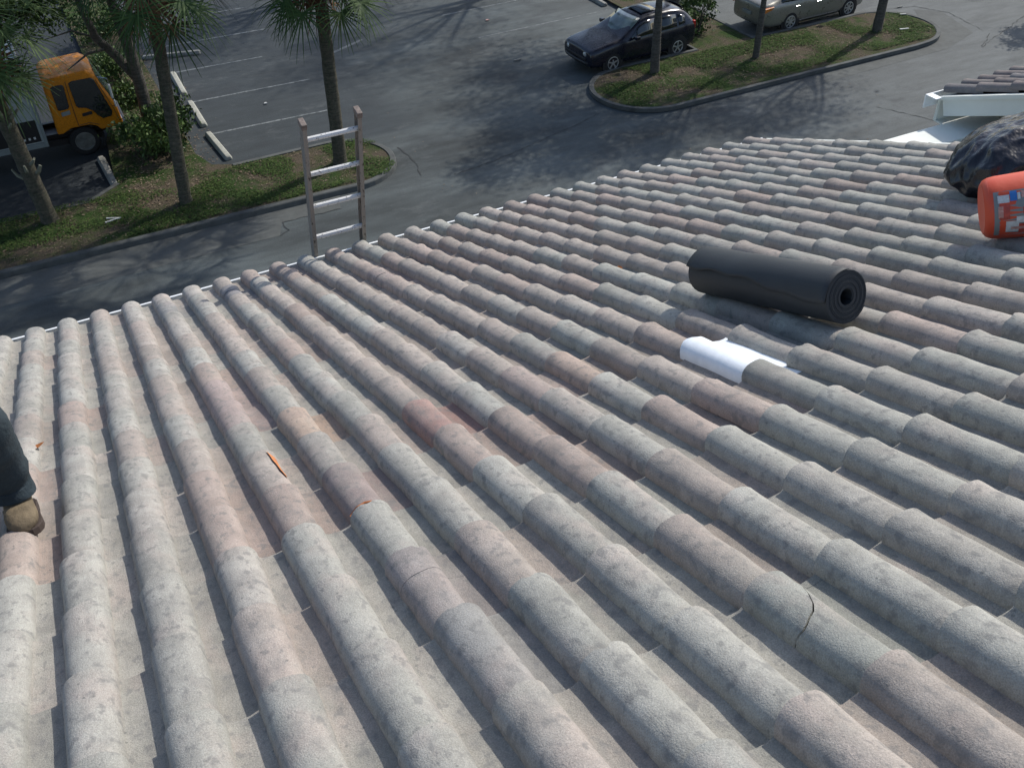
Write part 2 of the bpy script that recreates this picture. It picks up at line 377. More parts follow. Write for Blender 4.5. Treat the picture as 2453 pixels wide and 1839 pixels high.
crackline([(4.3, 13.42), (4.55, 13.6), (4.5, 14.0), (5.2, 13.98), (5.9, 13.95)], .022, seed=3)
crackline([(8.2, 14.6), (8.35, 15.4), (8.25, 16.3)], .03, seed=4)
crackline([(27.3, 14.6), (26.2, 13.9), (29.5, 15.2)], .02, seed=5)
crackline([(25.9, 17.9), (27.1, 17.6), (27.6, 16.6), (27.3, 14.9)], .018, seed=6)
crackline([(11.6, 10.0), (13.2, 11.4)], .02, seed=8)
crackline([(20.5, 12.2), (21.5, 10.2), (22.2, 8.0)], .02, seed=9)
# bay lines: only the paint is its own sheet
def pline(x0, y0, x1, y1, mat, wd=.042):
    a = Vector((x0, y0)); b = Vector((x1, y1)); t = (b - a).normalized(); n = Vector((-t.y, t.x)) * wd; N = 30; vs = []
    mb = MB(); rnd = random.Random(int(y0 * 10))
    for k in range(N + 1):
        p = a.lerp(b, k / N); w_ = 1 - .35 * (k / N) * rnd.random()
        vs += [(p.x + n.x * w_, p.y + n.y * w_, G + .004), (p.x - n.x * w_, p.y - n.y * w_, G + .004)]
    mb.add(vs, [(2 * i, 2 * i + 1, 2 * i + 3, 2 * i + 2) for i in range(N)])
    return tag(mb.build('bay_line', mat), kind='structure')
for y, x1 in ((19.52, 7.4), (21.9, 7.65), (24.38, 6.9), (26.75, 7.7), (29.2, 7.6), (31.6, 7.6)): pline(4.2, y, x1, y - .08, M['line'])
pline(8.75, 23.4, 10.1, 24.1, M['faint_line'], .07); pline(13.4, 22.35, 18.25, 22.5, M['line'], .03); pline(13.2, 24.85, 18.25, 25.0, M['line'], .03)
# wheel stops
def stop_mesh(mat, dz=0, chip=False):
    mb = MB(); L_ = .88
    prof = [(-.10, 0), (-.10, .05), (-.055, .12), (.055, .12), (.10, .05), (.10, 0)]
    rings = []
    for y in (-L_, -L_ + .04, 0, L_ - .04, L_):
        e = .75 if abs(y) == L_ else 1
        rings.append([(x * e, y, z * (e if z > 0 else 1)) for x, z in prof])
    n = 6; vs = [q for r in rings for q in r]
    fs = [(i * n + k, i * n + (k + 1) % n, (i + 1) * n + (k + 1) % n, (i + 1) * n + k) for i in range(4) for k in range(n)] + [tuple(range(n)), tuple(range(4 * n, 5 * n))]
    mb.add(vs, fs); return mb
stops = [(4.16, 18.62, 4, 'stop', 'cream concrete wheel stop nearest the grass island, skewed in its bay'),
         (4.12, 20.93, 0, 'stop', 'cream concrete wheel stop in the bay between the shrub and two white bay lines'),
         (4.12, 23.35, -1, 'stop', 'pale concrete wheel stop in the third bay, just right of the palm trunk'),
         (4.42, 25.75, 76, 'stop_old', 'mossy brown wheel stop turned sideways beneath the palm fronds'),
         (1.36, 18.55, 3, 'stop_old', 'broken worn wheel stop with leaf litter in the dark lot by the orange truck'),
         (18.35, 23.7, 0, 'stop_old', 'grey wheel stop at the top edge behind the black hatchback')]
for x, y, rz, mt, lab in stops:
    o = stop_mesh(M[mt]).build('wheel_stop', M[mt], bevel=.012, loc=(x, y, G)); o.rotation_euler[2] = R(rz)
    tag(o, lab, 'wheel stop', 'concrete wheel stops in the parking bays')

# ------------------------------------------------------------------ the roof
TW, TL = .21, .37255
US = Vector((0, -.93134759, .36413139)); UN = Vector((0, .36413139, .93134759))   # upslope, outward normal
def RP(i, j, h=0): return Vector((i * TW, 0, 0)) + US * (j * TL) + UN * h
A_ = .063; HB = .057
prof = []
for k in range(13):
    a = R(180 - 15 * k); prof.append((A_ * math.copysign(abs(math.cos(a)) ** .9, math.cos(a)), -HB + HB * abs(math.sin(a)) ** .9, abs(math.cos(a))))
prof = [(-.063, -HB - .010, 1)] + prof + [(.075, -.062, 1), (.097, -.065, 1), (.120, -.065, 1), (.140, -.062, 1), (.154, -.055, 1), (.165, -.046, 1)]
def tile(mb, i, j, col, v0=None, v1=None, rnd=random, dz=0, over=.075, lift=0.0, rot=None, nv=8, flat=False):
    r = rnd
    ox = r.gauss(0, .0022); oy = r.gauss(0, .004); tz = r.gauss(0, .0012) + dz; skew = r.gauss(0, .006) if rot is None else rot
    NV = nv; vs = []; n = len(prof); total = TL + over
    ph = r.uniform(0, 900); chip = r.random() < .22; cx_ = r.uniform(-.05, .06); bow = r.gauss(0, .0022)
    drift = .006 * noise.noise(Vector((i * 3.7, j * .35, 2)))
    for k in range(NV + 1):
        t = k / NV
        for q, (x, z, side) in enumerate(prof):
            lo = v0(q / (n - 1), x) if v0 else 0.0; hi = v1(q / (n - 1), x) if v1 else 1.0
            s_ = lo + (hi - lo) * t
            d = s_ * total
            fl = 1.06 - .12 * s_                      # lower end flares, upper end tucks in
            xx = x * fl if x < .07 else x
            if flat and x > .07: z = -.046 + .05 * max(0, x - .14)
            zz = z - .0245 * s_ + (.0035 * math.exp(-(d / .03) ** 2) if x < .07 else .002 * math.exp(-(d / .02) ** 2)) + tz + lift * (1 - s_)
            nz = noise.noise(Vector((x * 17 + ph, d * 11, ph))) * .0030 + noise.noise(Vector((x * 55 + ph, d * 42, 3))) * .0013
            zz += nz + bow * math.sin(math.pi * s_)
            e = 0
            if k == 0 and not v0:
                e = noise.noise(Vector((x * 26, ph, 1))) * .006
                if chip: e += .016 * max(0, 1 - abs(x - cx_) / .012)
            vs.append(RP(i, j) + Vector((xx + ox + drift + nz * .8 + skew * (d - .15), 0, 0)) + US * (d + oy + e) + UN * (zz + .006))
    base = len(vs)
    fs = [(k * n + q, k * n + q + 1, (k + 1) * n + q + 1, (k + 1) * n + q) for k in range(NV) for q in range(n - 1)]
    th = .014                                           # thickness seen at lower, upper and left edges
    lowv = [p - UN * th for p in vs[:n]]; topv = [p - UN * th for p in vs[NV * n:(NV + 1) * n]]; leftv = [vs[k * n] - UN * .006 + Vector((.01, 0, 0)) for k in range(NV + 1)]
    allv = vs + lowv + topv
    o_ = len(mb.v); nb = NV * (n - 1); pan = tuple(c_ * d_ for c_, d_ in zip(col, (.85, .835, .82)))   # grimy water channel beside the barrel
    fs += [(q, base + q, base + q + 1, q + 1) for q in range(n - 1)]
    fs += [(NV * n + q, NV * n + q + 1, base + n + q + 1, base + n + q) for q in range(n - 1)]
    mb.add(allv, fs, col)
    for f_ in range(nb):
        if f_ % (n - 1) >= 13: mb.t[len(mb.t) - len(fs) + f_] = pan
def tile_colour(i, j, r):
    # grey-green concrete blend with rose and bluish tiles; the rose ones gather towards the middle of the eave
    pink = .46 * math.exp(-((i - 12) / 9.0) ** 2) * math.exp(-(j / 10.5) ** 2) + (.13 if i < 9 else .05 if j < 9 else .012)
    g = r.gauss(1, .055); t = r.random()
    if t < pink * .5: c = (.350, .282, .252)
    elif t < pink * 1.6: c = (.362, .316, .286)
    elif t < pink * 1.6 + .20: c = (.330, .332, .305)
    elif t < pink * 1.6 + .36: c = (.360, .334, .305)
    else: c = (.355, .348, .318)
    if i > 16: g *= .96
    c = tuple(x * y for x, y in zip(c, (.97, .975, .955))); w_ = min(1, max(0, (i - 5) / 9)) * .6 + min(1, max(0, (j - 8) / 8)) * .4; mean = tuple(a_ + (b_ - a_) * w_ for a_, b_ in zip((.410, .386, .356), (.345, .350, .311))); c = tuple(m_ + (x - m_) * (.85 if t < pink * 1.6 else .6) for x, m_ in zip(c, mean))  # lens vignette painted in: tiles turn darker and greener to the right and near
    return tuple(x * g for x in c)
bld = empty('tiled_building', (0, 0, G), label='two storey building under a long roof of weathered grey and pink barrel tiles', cat='building')
I0, I1, J1 = -14, 28, 24
sp = {}                                                  # special colours read off the photograph
sp[(5, 9)] = (.40, .315, .255); sp[(7, 10)] = (.33, .225, .20); sp[(4, 8)] = (.345, .285, .265); sp[(5, 11)] = (.285, .235, .22)
sp[(10, 10)] = (.385, .31, .26); sp[(9, 10)] = (.36, .30, .27); sp[(5, 14)] = (.30, .295, .28); sp[(0, 10)] = (.40, .335, .295); sp[(4, 7)] = (.35, .29, .27)
mb = MB(); rt = random.Random(11)
cut = {}
def wav(c, amp, ph, g): return (lambda u, x: c + amp * math.sin(x * 42 + ph) + g)
specials = []
special_keys = {(12, 11): 'white', (8, 15): 'crack', (10, 3): 'crack', (6, 1): 'crack', (4, 1): 'crack', (5, 13): 'crack'}
for i in range(I0, I1 + 1):
    for j in range(0, J1):
        if (i, j) in special_keys: rt.random(); continue
        col = sp.get((i, j)) or tile_colour(i, j, rt)
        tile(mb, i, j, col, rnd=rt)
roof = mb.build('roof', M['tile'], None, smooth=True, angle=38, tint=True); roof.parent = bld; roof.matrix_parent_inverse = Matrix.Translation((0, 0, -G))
def inb(o, par=None):
    o.parent = par or bld
    if par is None: o.matrix_parent_inverse = Matrix.Translation((0, 0, -G))
    return o
# white replacement tile and cracked tiles are sub-parts of the roof
mb = MB(); tile(mb, 12, 11, (.8, .8, .8), rnd=rt, v0=lambda u, x: -.06 + .018 * math.sin(x * 60), dz=.008, flat=True)
o = inb(mb.build('replacement_tile', M['white_tile'], None, smooth=True, angle=38, tint=True), roof); o['label'] = 'single fresh bright white tile'
def cracked(i, j, fr, amp, ph, g, col, lab, fn=None):
    fn = fn or (lambda x: fr + amp * math.sin(x * 36 + ph))
    mb = MB(); st = rt.getstate()
    tile(mb, i, j, col, rnd=random.Random(i * 7 + j), v1=lambda u, x: fn(x) - g * (1 if x < .07 else .25), nv=4)
    tile(mb, i, j, col, rnd=random.Random(i * 7 + j), v0=lambda u, x: fn(x) + g * (1 if x < .07 else .25), nv=5)
    o = inb(mb.build('cracked_tile', M['tile'], None, smooth=True, angle=38, tint=True), roof); o['label'] = lab
cracked(8, 15, .30, .05,   .5, .0062, (.30, .305, .275), 'tile split by a wide wavy crack', lambda x: (.37 - 2.6 * x - 38 * x * x + .012 * math.sin(x * 90)) if x < .07 else .05)
cracked(10, 3, .36, .02, 2.2, .012, (.33, .27, .25), 'tile with a dark curved crack')
cracked(6, 1, .30, .02, 2.0, .022, (.26, .25, .25), 'eave tile broken across with a dark gap')
cracked(4, 1, .5, .015, 0.4, .004, (.28, .28, .27), 'tile with a hairline crack')
cracked(5, 13, .3, .02, 2.0, .003, (.30, .275, .26), 'tile with a hairline crack')
# bare clay scars
def scar(i, j, pts, name='clay_scar', h=.0095):
    mb = MB(); n = len(pts); c = Vector((0, 0, 0)); P = []
    for x, d in pts:
        q = (x / A_); z = -HB + HB * max(0, 1 - q * q) ** .5 if abs(x) < A_ else -.061
        P.append(RP(i, j) + Vector((x, 0, 0)) + US * d + UN * (z - .017 * d / .45 + .006 + h))
    c = sum(P, Vector()) / n + UN * .003; mb.add(P + [c], [(k, (k + 1) % n, n) for k in range(n)])
    o = inb(mb.build(name, M['clay']), roof); return o
scar(4, 10, [(.036, .02), (.040, .06), (.041, .11), (.046, .15), (.048, .20), (.058, .25), (.0625, .20), (.062, .12), (.056, .05)])
scar(5, 12, [(-.055, -.024), (-.03, -.022), (0, -.023), (.02, -.022), (.03, -.018), (.02, -.014), (0, -.013), (-.03, -.013), (-.055, -.015)], h=-.007)
# underlay, drip edge, fascia, walls
mb = MB(); x0, x1 = I0 * TW - .1, I1 * TW + .19
P = [Vector((x, 0, 0)) + US * d + UN * (-.095) for x in (x0, x1) for d in (.01, J1 * TL)]
Q = [p - UN * .02 for p in P]; mb.add(P + Q, [(0, 1, 3, 2), (4, 6, 7, 5), (0, 2, 6, 4), (1, 5, 7, 3), (0, 4, 5, 1), (2, 3, 7, 6)])
inb(mb.build('roof_underlay', M['mortar']))
mb = MB(); mb.box(x0, x1, .018, .034, -.20, -.055); inb(mb.build('drip_edge', M['white_metal']))
mb = MB(); mb.box(x0, x1, -.03, .016, -.33, -.11); inb(mb.build('fascia', M['white_paint']))
mb = MB(); mb.box(x0, x1, -.62, -.03, -.345, -.33); inb(mb.build('soffit', M['white_paint']))
mb = MB(); mb.box(x0 - 2, x1 - .25, -12, -.62, G, -.345); inb(mb.build('wall', M['stucco']))
# rake trim at the right end
mb = MB(); xr = x1
mb.prism([(-.02, 0), (J1 * TL, 0), (J1 * TL, -.24), (-.02, -.24)], xr, xr + .03, lambda p, h: Vector((h, 0, 0)) + US * p[0] + UN * (p[1] - .05))
inb(mb.build('fascia', M['white_paint']))

# recessed white ledge and the next wing of the roof
mb = MB(); mb.prism([(-.16, -.30), (-.52, -.27), (-.52, -.52), (-.16, -.52)], 6.25, 8.62, lambda p, h: (h, p[0], p[1]))
wing = empty('roof_wing', (8, 0, G), label='neighbouring roof wing with dark tiles above a white rake board at right', cat='building')
def inw(o, par=None):
    o.parent = par or wing
    if par is None: o.matrix_parent_inverse = Matrix.Translation((-8, 0, -G))
    return o
inw(mb.build('ledge', M['white_paint'], bevel=.008))
mb = MB(); mb.box(6.28, 12, -9, -.53, -.60, -.40); inw(mb.build('flat_roof', M['flat_roof']))
mb = MB(); mb.box(6.25, 13, -.50, -.19, G, -.53); mb.box(8.66, 13.0, -9, -.20, -.53, -.13); inw(mb.build('wall', M['stucco']))
mb = MB(); rt2 = random.Random(5); WX0 = 8.21 / TW
for a in range(0, 14):
    for j in range(0, 20):
        g = rt2.gauss(1, .07); tile(mb, WX0 + a * 1.02, j, tuple(v * g for v in rt2.choice([(.21, .18, .17), (.23, .20, .19), (.19, .18, .18)])), rnd=rt2)
inw(mb.build('roof', M['tile'], None, smooth=True, angle=38, tint=True))
mb = MB(); mb.prism([(.03, -.085), (7.4, -.085), (7.4, -.12), (.03, -.12)], 8.06, 8.13, lambda p, h: Vector((h, 0, 0)) + US * p[0] + UN * p[1])
mb.prism([(.05, -.12), (7.4, -.12), (7.4, -.27), (.05, -.27)], 8.085, 8.13, lambda p, h: Vector((h, 0, 0)) + US * p[0] + UN * p[1]); inw(mb.build('rake_board', M['white_paint']))
mb = MB(); mb.prism([(.02, -.1), (7.4, -.1), (7.4, -.115), (.02, -.115)], 8.13, 11.6, lambda p, h: Vector((h, 0, 0)) + US * p[0] + UN * p[1]); inw(mb.build('roof_underlay', M['mortar']))
mb = MB(); mb.box(7.98, 11.6, .02, .032, -.19, -.06); mb.box(7.985, 8.06, -.1, .02, -.07, -.062); inw(mb.build('drip_edge', M['white_metal']))
mb = MB(); mb.box(8.13, 11.6, -.03, .0, -.34, -.13); mb.box(8.13, 11.6, -.6, -.03, -.345, -.33); inw(mb.build('fascia', M['white_paint']))

# ------------------------------------------------------------------ things on the roof
# roll of felt: spiral end, loose flap
rr = .105
ax0 = RP(14.05, 9.62) ; ax1 = RP(14.27, 11.85)
ax = (ax1 - ax0).normalized(); side = ax.cross(UN).normalized(); upn = side.cross(ax).normalized()
if upn.dot(UN) < 0: upn = -upn
Lr = (ax1 - ax0).length
felt = empty('felt_roll', tuple(ax0), label='dark roll of roofing felt lying along the tile rows', cat='roofing roll')
mb = MB(); N = 330; turns = 12.0; core = .034; vs = []
for k in range(N + 1):
    t = k / N; a = R(215) + t * turns * 2 * math.pi; r_ = rr - (rr - core) * t
    for d in (0, Lr):
        jit = .0012 * math.sin(t * 23) if d else 0
        for rk in (r_, r_ - .0056):
            vs.append(side * math.cos(a) * rk + upn * (math.sin(a) * rk + rr) + ax * (d + jit))
fs = []
for k in range(N):
    b = 4 * k; fs += [(b, b + 4, b + 6, b + 2), (b + 1, b + 3, b + 7, b + 5), (b, b + 1, b + 5, b + 4), (b + 2, b + 6, b + 7, b + 3)]
fs += [(0, 2, 3, 1), (4 * N, 4 * N + 1, 4 * N + 3, 4 * N + 2)]
mb.add(vs, fs); mb.build('rolled_sheet', M['felt'], felt, smooth=True, angle=45)
mb = MB(); vs = []                                   # loose outer edge lifting from the roll on the near side
tcm = (Vector(co.matrix_world.translation) - ax0).normalized(); ac = math.atan2(tcm.dot(upn), tcm.dot(side)); sg_ = 1 if math.cos(ac) < 0 else -1
for k in range(13):
    t = k / 12
    for q in range(25):
        s_ = q / 24; end = R(-2 + 30 * s_ ** 1.3 + 4 * math.sin(s_ * 9 + 1) + 3 * math.sin(s_ * 23)); a = ac + sg_ * (R(-75) + (end + R(75)) * t)
        r_ = rr + .0015 + (.010 + .005 * math.sin(s_ * 6)) * t ** 3
        vs.append(side * math.cos(a) * r_ + upn * (math.sin(a) * r_ + rr) + ax * (Lr * (-.004 + 1.008 * s_)))
mb.add(vs, [(k * 25 + q, k * 25 + q + 1, (k + 1) * 25 + q + 1, (k + 1) * 25 + q) for k in range(12) for q in range(24)])
o = mb.build('loose_flap', M['felt'], felt, smooth=True); o.modifiers.new('s', 'SOLIDIFY').thickness = .003
# bucket on its side
b0 = RP(19.5, 10.86, -.005); bd = (Vector((.76, 0, 0)) + US * .65).normalized(); bs = bd.cross(UN).normalized(); bu = bs.cross(bd).normalized()
if bu.dot(UN) < 0: bu = -bu
bm4 = Matrix((bs, bu, bd)).transposed().to_4x4(); bm4.translation = b0 + bu * .142
bucket = empty('bucket', tuple(b0), label='orange plastic bucket lying on its side by the black bag', cat='bucket')
mbk = Matrix.Translation(-b0) @ bm4
mb = MB(); mb.lathe([(.085, .003), (.108, .001), (.124, .012), (.133, .032), (.137, .06), (.146, .27), (.153, .272), (.153, .285), (.147, .29), (.147, .315), (.155, .318), (.155, .33), (.158, .335), (.158, .365), (.150, .367), (.146, .36), (.140, .27), (.128, .02), (.0001, .018)], 48, mbk)
mb.build('body', M['bucket'], bucket, smooth=True, angle=35)
# which way round the bucket faces the camera
tc = (Vector(co.matrix_world.translation) - bm4.translation).normalized(); angc = math.degrees(math.atan2(tc.dot(bu), tc.dot(bs)))
def label_patch(a0, a1, z0, z1, off, mat, name):
    mb = MB(); n = 10; vs = []
    for k in range(n + 1):
        a = R(angc + a0 + (a1 - a0) * k / n)
        for z in (z0, z1):
            r_ = .134 + .012 * (z - .03) / .24 + off; vs.append(mbk @ Vector((r_ * math.cos(a), r_ * math.sin(a), z)))
    mb.add(vs, [(2 * k, 2 * k + 1, 2 * k + 3, 2 * k + 2) for k in range(n)]); o = mb.build(name, mat, None, smooth=True); return o
sg = -1
lab = label_patch(-62, 28, .035, .215, .0012, M['label_grey'], 'label'); lab.parent = bucket
for a0, a1, z0, z1, mt in ((6, 20, .07, .115, 'label_white'), (8, 26, .118, .145, 'label_blue'), (10, 22, .147, .158, 'label_white'), (12, 24, .163, .178, 'label_pink'), (-24, 3, .075, .115, 'label_red'), (-20, 0, .07, .09, 'label_pink'), (-18, 12, .185, .215, 'label_pink'), (-16, -4, .165, .19, 'label_red'), (-32, -20, .14, .215, 'label_white'), (-52, -28, .10, .15, 'label_white'), (-56, -34, .15, .225, 'label_red'), (-46, -40, .12, .21, 'label_pink')):
    o = label_patch(a0, a1, z0 - .02, z1 - .02, .0022, M[mt], 'printed_patch'); o.parent = lab
mb = MB(); hp = []
for k in range(15):
    a = R(200 + 160 * k / 14); hp.append(mbk @ Vector((.165 * math.cos(a), .02 + .165 * math.sin(a) * .9, .33 + .03 * math.sin(R(180 * k / 14)))))
mb.tube(hp, .003, 8); mb.build('handle', M['chrome'], bucket, smooth=True)
# rubbish bag
def bag_obj():
    bm = bmesh.new(); bmesh.ops.create_icosphere(bm, subdivisions=6, radius=1)
    for v in bm.verts:
        p = v.co.copy(); n = p.normalized()
        rdg = abs(noise.noise(Vector((n.x * 1.6, n.y * 1.6, n.z * .9)) + Vector((3, 1, 7)))) * .16 + abs(noise.noise(Vector((n.x * 4.2, n.y * 4.2, n.z * 1.6)) + Vector((1, 5, 2)))) * .12
        sc_ = 1.05 - rdg
        x, y, z = n.x * .40 * sc_, n.y * .32 * sc_, n.z * .20 * sc_
        if z < -.16: z = -.16 - (z + .16) * .1
        x += .55 * (z + .12)                       # slumps to one side
        if z > .1: x *= 1 - (z - .1) * .5; y *= 1 - (z - .1) * .5
        v.co = (x, y, z + .16)
    me = bpy.data.meshes.new('rubbish_bag'); bm.to_mesh(me); bm.free(); me.materials.append(M['bag'])
    for p in me.polygons: p.use_smooth = True
    o = bpy.data.objects.new('rubbish_bag', me); C.objects.link(o); return o
bag = bag_obj(); q = RP(23.7, 9.3, 0); bag.location = q
bag.rotation_euler = Matrix((Vector((1, 0, 0)), -US, UN)).transposed().to_euler()
tag(bag, 'bulging shiny black plastic bag resting on the tiles behind the bucket', 'rubbish bag')
# leaves
def leaf(pt, rz, size, mat, lab, name='dry_leaf'):
    mb = MB(); vs = []; n = 8
    for k in range(n + 1):
        t = k / n; w_ = size * .28 * math.sin(math.pi * t) ** .7
        for s_ in (-1, 0, 1): vs.append((size * (t - .5), w_ * s_, .006 + .35 * abs(s_) * w_ + .15 * size * (t - .5) ** 2 * 4))
    mb.add(vs, [(3 * k + a, 3 * k + a + 1, 3 * k + a + 4, 3 * k + a + 3) for k in range(n) for a in (0, 1)])
    mb.tube([(-size * .5, 0, .01), (-size * .72, .01, .012)], .0018, 5)
    o = mb.build(name, mat, smooth=True); o.location = pt; o.rotation_euler = (R(-21), 0, rz); return tag(o, lab, 'leaf')
leaf(RP(.22, 7.3, -.035), R(15), .10, M['dry_leaf'], 'orange dry leaf on the tiles beside the knee of the jeans')
leaf(RP(14.5, 7.0, -.058), R(70), .055, M['dry_leaf'], 'small orange dry leaf in a tile channel, left of the felt roll')

# ladder leaning at the eave
lad = empty('ladder', (2.175, 2.02, G), label='worn aluminium ladder whose top sticks up above the eave', cat='ladder')
def LP(x, z): return Vector((x - 2.175, .08 - (z + .06) / 3.87 - 2.02, z - G))
ld = (LP(0, 1) - LP(0, 0)).normalized(); lx = Vector((1, 0, 0)); ln = lx.cross(ld)
for x, lab, zt in ((1.975, None, 1.10), (2.375, None, 1.10)):
    a = LP(x, G); b = LP(x, zt); mm = Matrix((lx, ln, ld)).transposed().to_4x4(); mm.translation = a; L_ = (b - a).length
    sgn = 1 if x < 2.1 else -1
    mb = MB(); mb.box(-.004, .004, -.032, .032, 0, L_, mm)          # web
    mb.box(-.004 if sgn > 0 else -.024, .024 if sgn > 0 else .004, -.038, -.032, 0, L_, mm); mb.box(-.004 if sgn > 0 else -.024, .024 if sgn > 0 else .004, .032, .038, 0, L_, mm)
    r_ = mb.build('rail', M['rail'], lad)
    mb = MB(); mb.box(-.010 if sgn > 0 else -.028, .028 if sgn > 0 else .010, -.043, .043, L_ - .03, L_ + .012, mm); mb.build('end_cap', M['rust_cap'], r_, bevel=.004)
zz = .965
while zz > G + .2:
    p = LP(1.98, zz); q = LP(2.37, zz); mb = MB(); mb.tube([p, q], .019, 8)
    mb.build('rung', M['rung'], lad, smooth=False); zz -= .2865

# ------------------------------------------------------------------ person working at the left edge
def skin_mesh(name, joints, edges, mat, parent=None, sub=2, root=0):
    me = bpy.data.meshes.new(name); me.from_pydata([j[0] for j in joints], edges, []); o = bpy.data.objects.new(name, me); C.objects.link(o)
    sm = o.modifiers.new('skin', 'SKIN'); sm.use_smooth_shade = True
    for v, j in zip(me.skin_vertices[0].data, joints): v.radius = (j[1], j[1] if len(j) < 3 else j[2])
    me.skin_vertices[0].data[root].use_root = True
    s = o.modifiers.new('sub', 'SUBSURF'); s.levels = sub; s.render_levels = sub; me.materials.append(mat)
    if parent: o.parent = parent
    return o
foot = Vector((.05, -3.33, 1.30)); per = empty('person', (.02, -3.33, 1.30), label='crouching person at the left edge in dark blue jeans and tan work boots', cat='person')
def L(x, y, z): return (x - foot.x, y - foot.y, z - foot.z)
def chain_body():
    J = [(L(-.36, -3.18, 1.86), .145), (L(-.38, -3.24, 2.05), .13), (L(-.40, -3.36, 2.26), .15), (L(-.41, -3.44, 2.38), .07), (L(-.41, -3.50, 2.46), .085), (L(-.41, -3.53, 2.56), .09),
         (L(-.22, -3.20, 1.84), .10), (L(.085, -3.37, 1.76), .062), (L(.065, -3.31, 1.56), .052), (L(.06, -3.285, 1.42), .040),
         (L(-.52, -3.22, 1.84), .10), (L(-.62, -3.58, 1.86), .062), (L(-.62, -3.46, 1.62), .05), (L(-.62, -3.42, 1.48), .040),
         (L(-.22, -3.42, 2.27), .055), (L(-.16, -3.62, 2.06), .042), (L(-.28, -3.82, 1.92), .03), (L(-.58, -3.42, 2.27), .055), (L(-.64, -3.62, 2.06), .042), (L(-.50, -3.82, 1.92), .03)]
    E_ = [(0, 1), (1, 2), (2, 3), (3, 4), (4, 5), (0, 6), (6, 7), (7, 8), (8, 9), (0, 10), (10, 11), (11, 12), (12, 13), (2, 14), (14, 15), (15, 16), (2, 17), (17, 18), (18, 19)]
    return J, E_
J, E_ = chain_body(); skin_mesh('body', J, E_, M['skin'], per)
# jeans: legs only, a little larger than the body, creased at knee and gathered at the hem
def leg_cloth(pts, rad, name):
    mb = MB(); n = 28; vs = []; K = len(pts)
    # resample
    P = []; Rr = []
    for a in range(K - 1):
        for s_ in range(8):
            t = s_ / 8; P.append(Vector(pts[a]).lerp(Vector(pts[a + 1]), t)); Rr.append(rad[a] * (1 - t) + rad[a + 1] * t)
    P.append(Vector(pts[-1])); Rr.append(rad[-1])
    for _ in range(2): P = [P[0]] + [(P[i - 1] + P[i] * 2 + P[i + 1]) / 4 for i in range(1, len(P) - 1)] + [P[-1]]
    up = Vector((0, 0, 1)); rings = []
    for i, p in enumerate(P):
        t = (P[min(i + 1, len(P) - 1)] - P[max(i - 1, 0)]).normalized(); a = (up - t * up.dot(t)).normalized(); up = a; b = t.cross(a)
        for k in range(n):
            an = 2 * math.pi * k / n; d = a * math.cos(an) + b * math.sin(an)
            nz = noise.noise((p + d * .08) * 9) * .010 + noise.noise(Vector((p.z * 26, an, p.x * 10))) * .007
            vs.append(p + d * (Rr[i] + nz))
    m_ = len(P); fs = [(i * n + k, i * n + (k + 1) % n, (i + 1) * n + (k + 1) % n, (i + 1) * n + k) for i in range(m_ - 1) for k in range(n)]
    mb.add(vs, fs); o = mb.build(name, M['denim'], per, smooth=True, angle=180); return o
leg_cloth([L(-.30, -3.17, 1.86), L(-.10, -3.27, 1.82), L(.075, -3.385, 1.765), L(.075, -3.32, 1.58), L(.062, -3.29, 1.44), L(.06, -3.30, 1.385)], [.135, .105, .083, .070, .068, .078], 'trouser_leg')
leg_cloth([L(-.46, -3.17, 1.86), L(-.55, -3.4, 1.87), L(-.62, -3.60, 1.86), L(-.62, -3.48, 1.64), L(-.62, -3.43, 1.47), L(-.62, -3.42, 1.44)], [.135, .105, .083, .068, .066, .07], 'trouser_leg')
mb = MB(); mb.lathe([(.10, -.14), (.16, -.10), (.175, 0), (.15, .12), (.155, .26), (.175, .42), (.13, .50), (.06, .53)], 24, Matrix.Translation(Vector(L(-.37, -3.18, 1.92))) @ Matrix.Rotation(R(22), 4, 'X')); mb.build('shirt', M['shirt'], per, smooth=True)
mb = MB(); mb.lathe([(.01, .11), (.06, .10), (.095, .06), (.105, 0), (.10, -.05)], 20, Matrix.Translation(Vector(L(-.41, -3.52, 2.56)))); mb.build('hair', M['hair'], per, smooth=True)
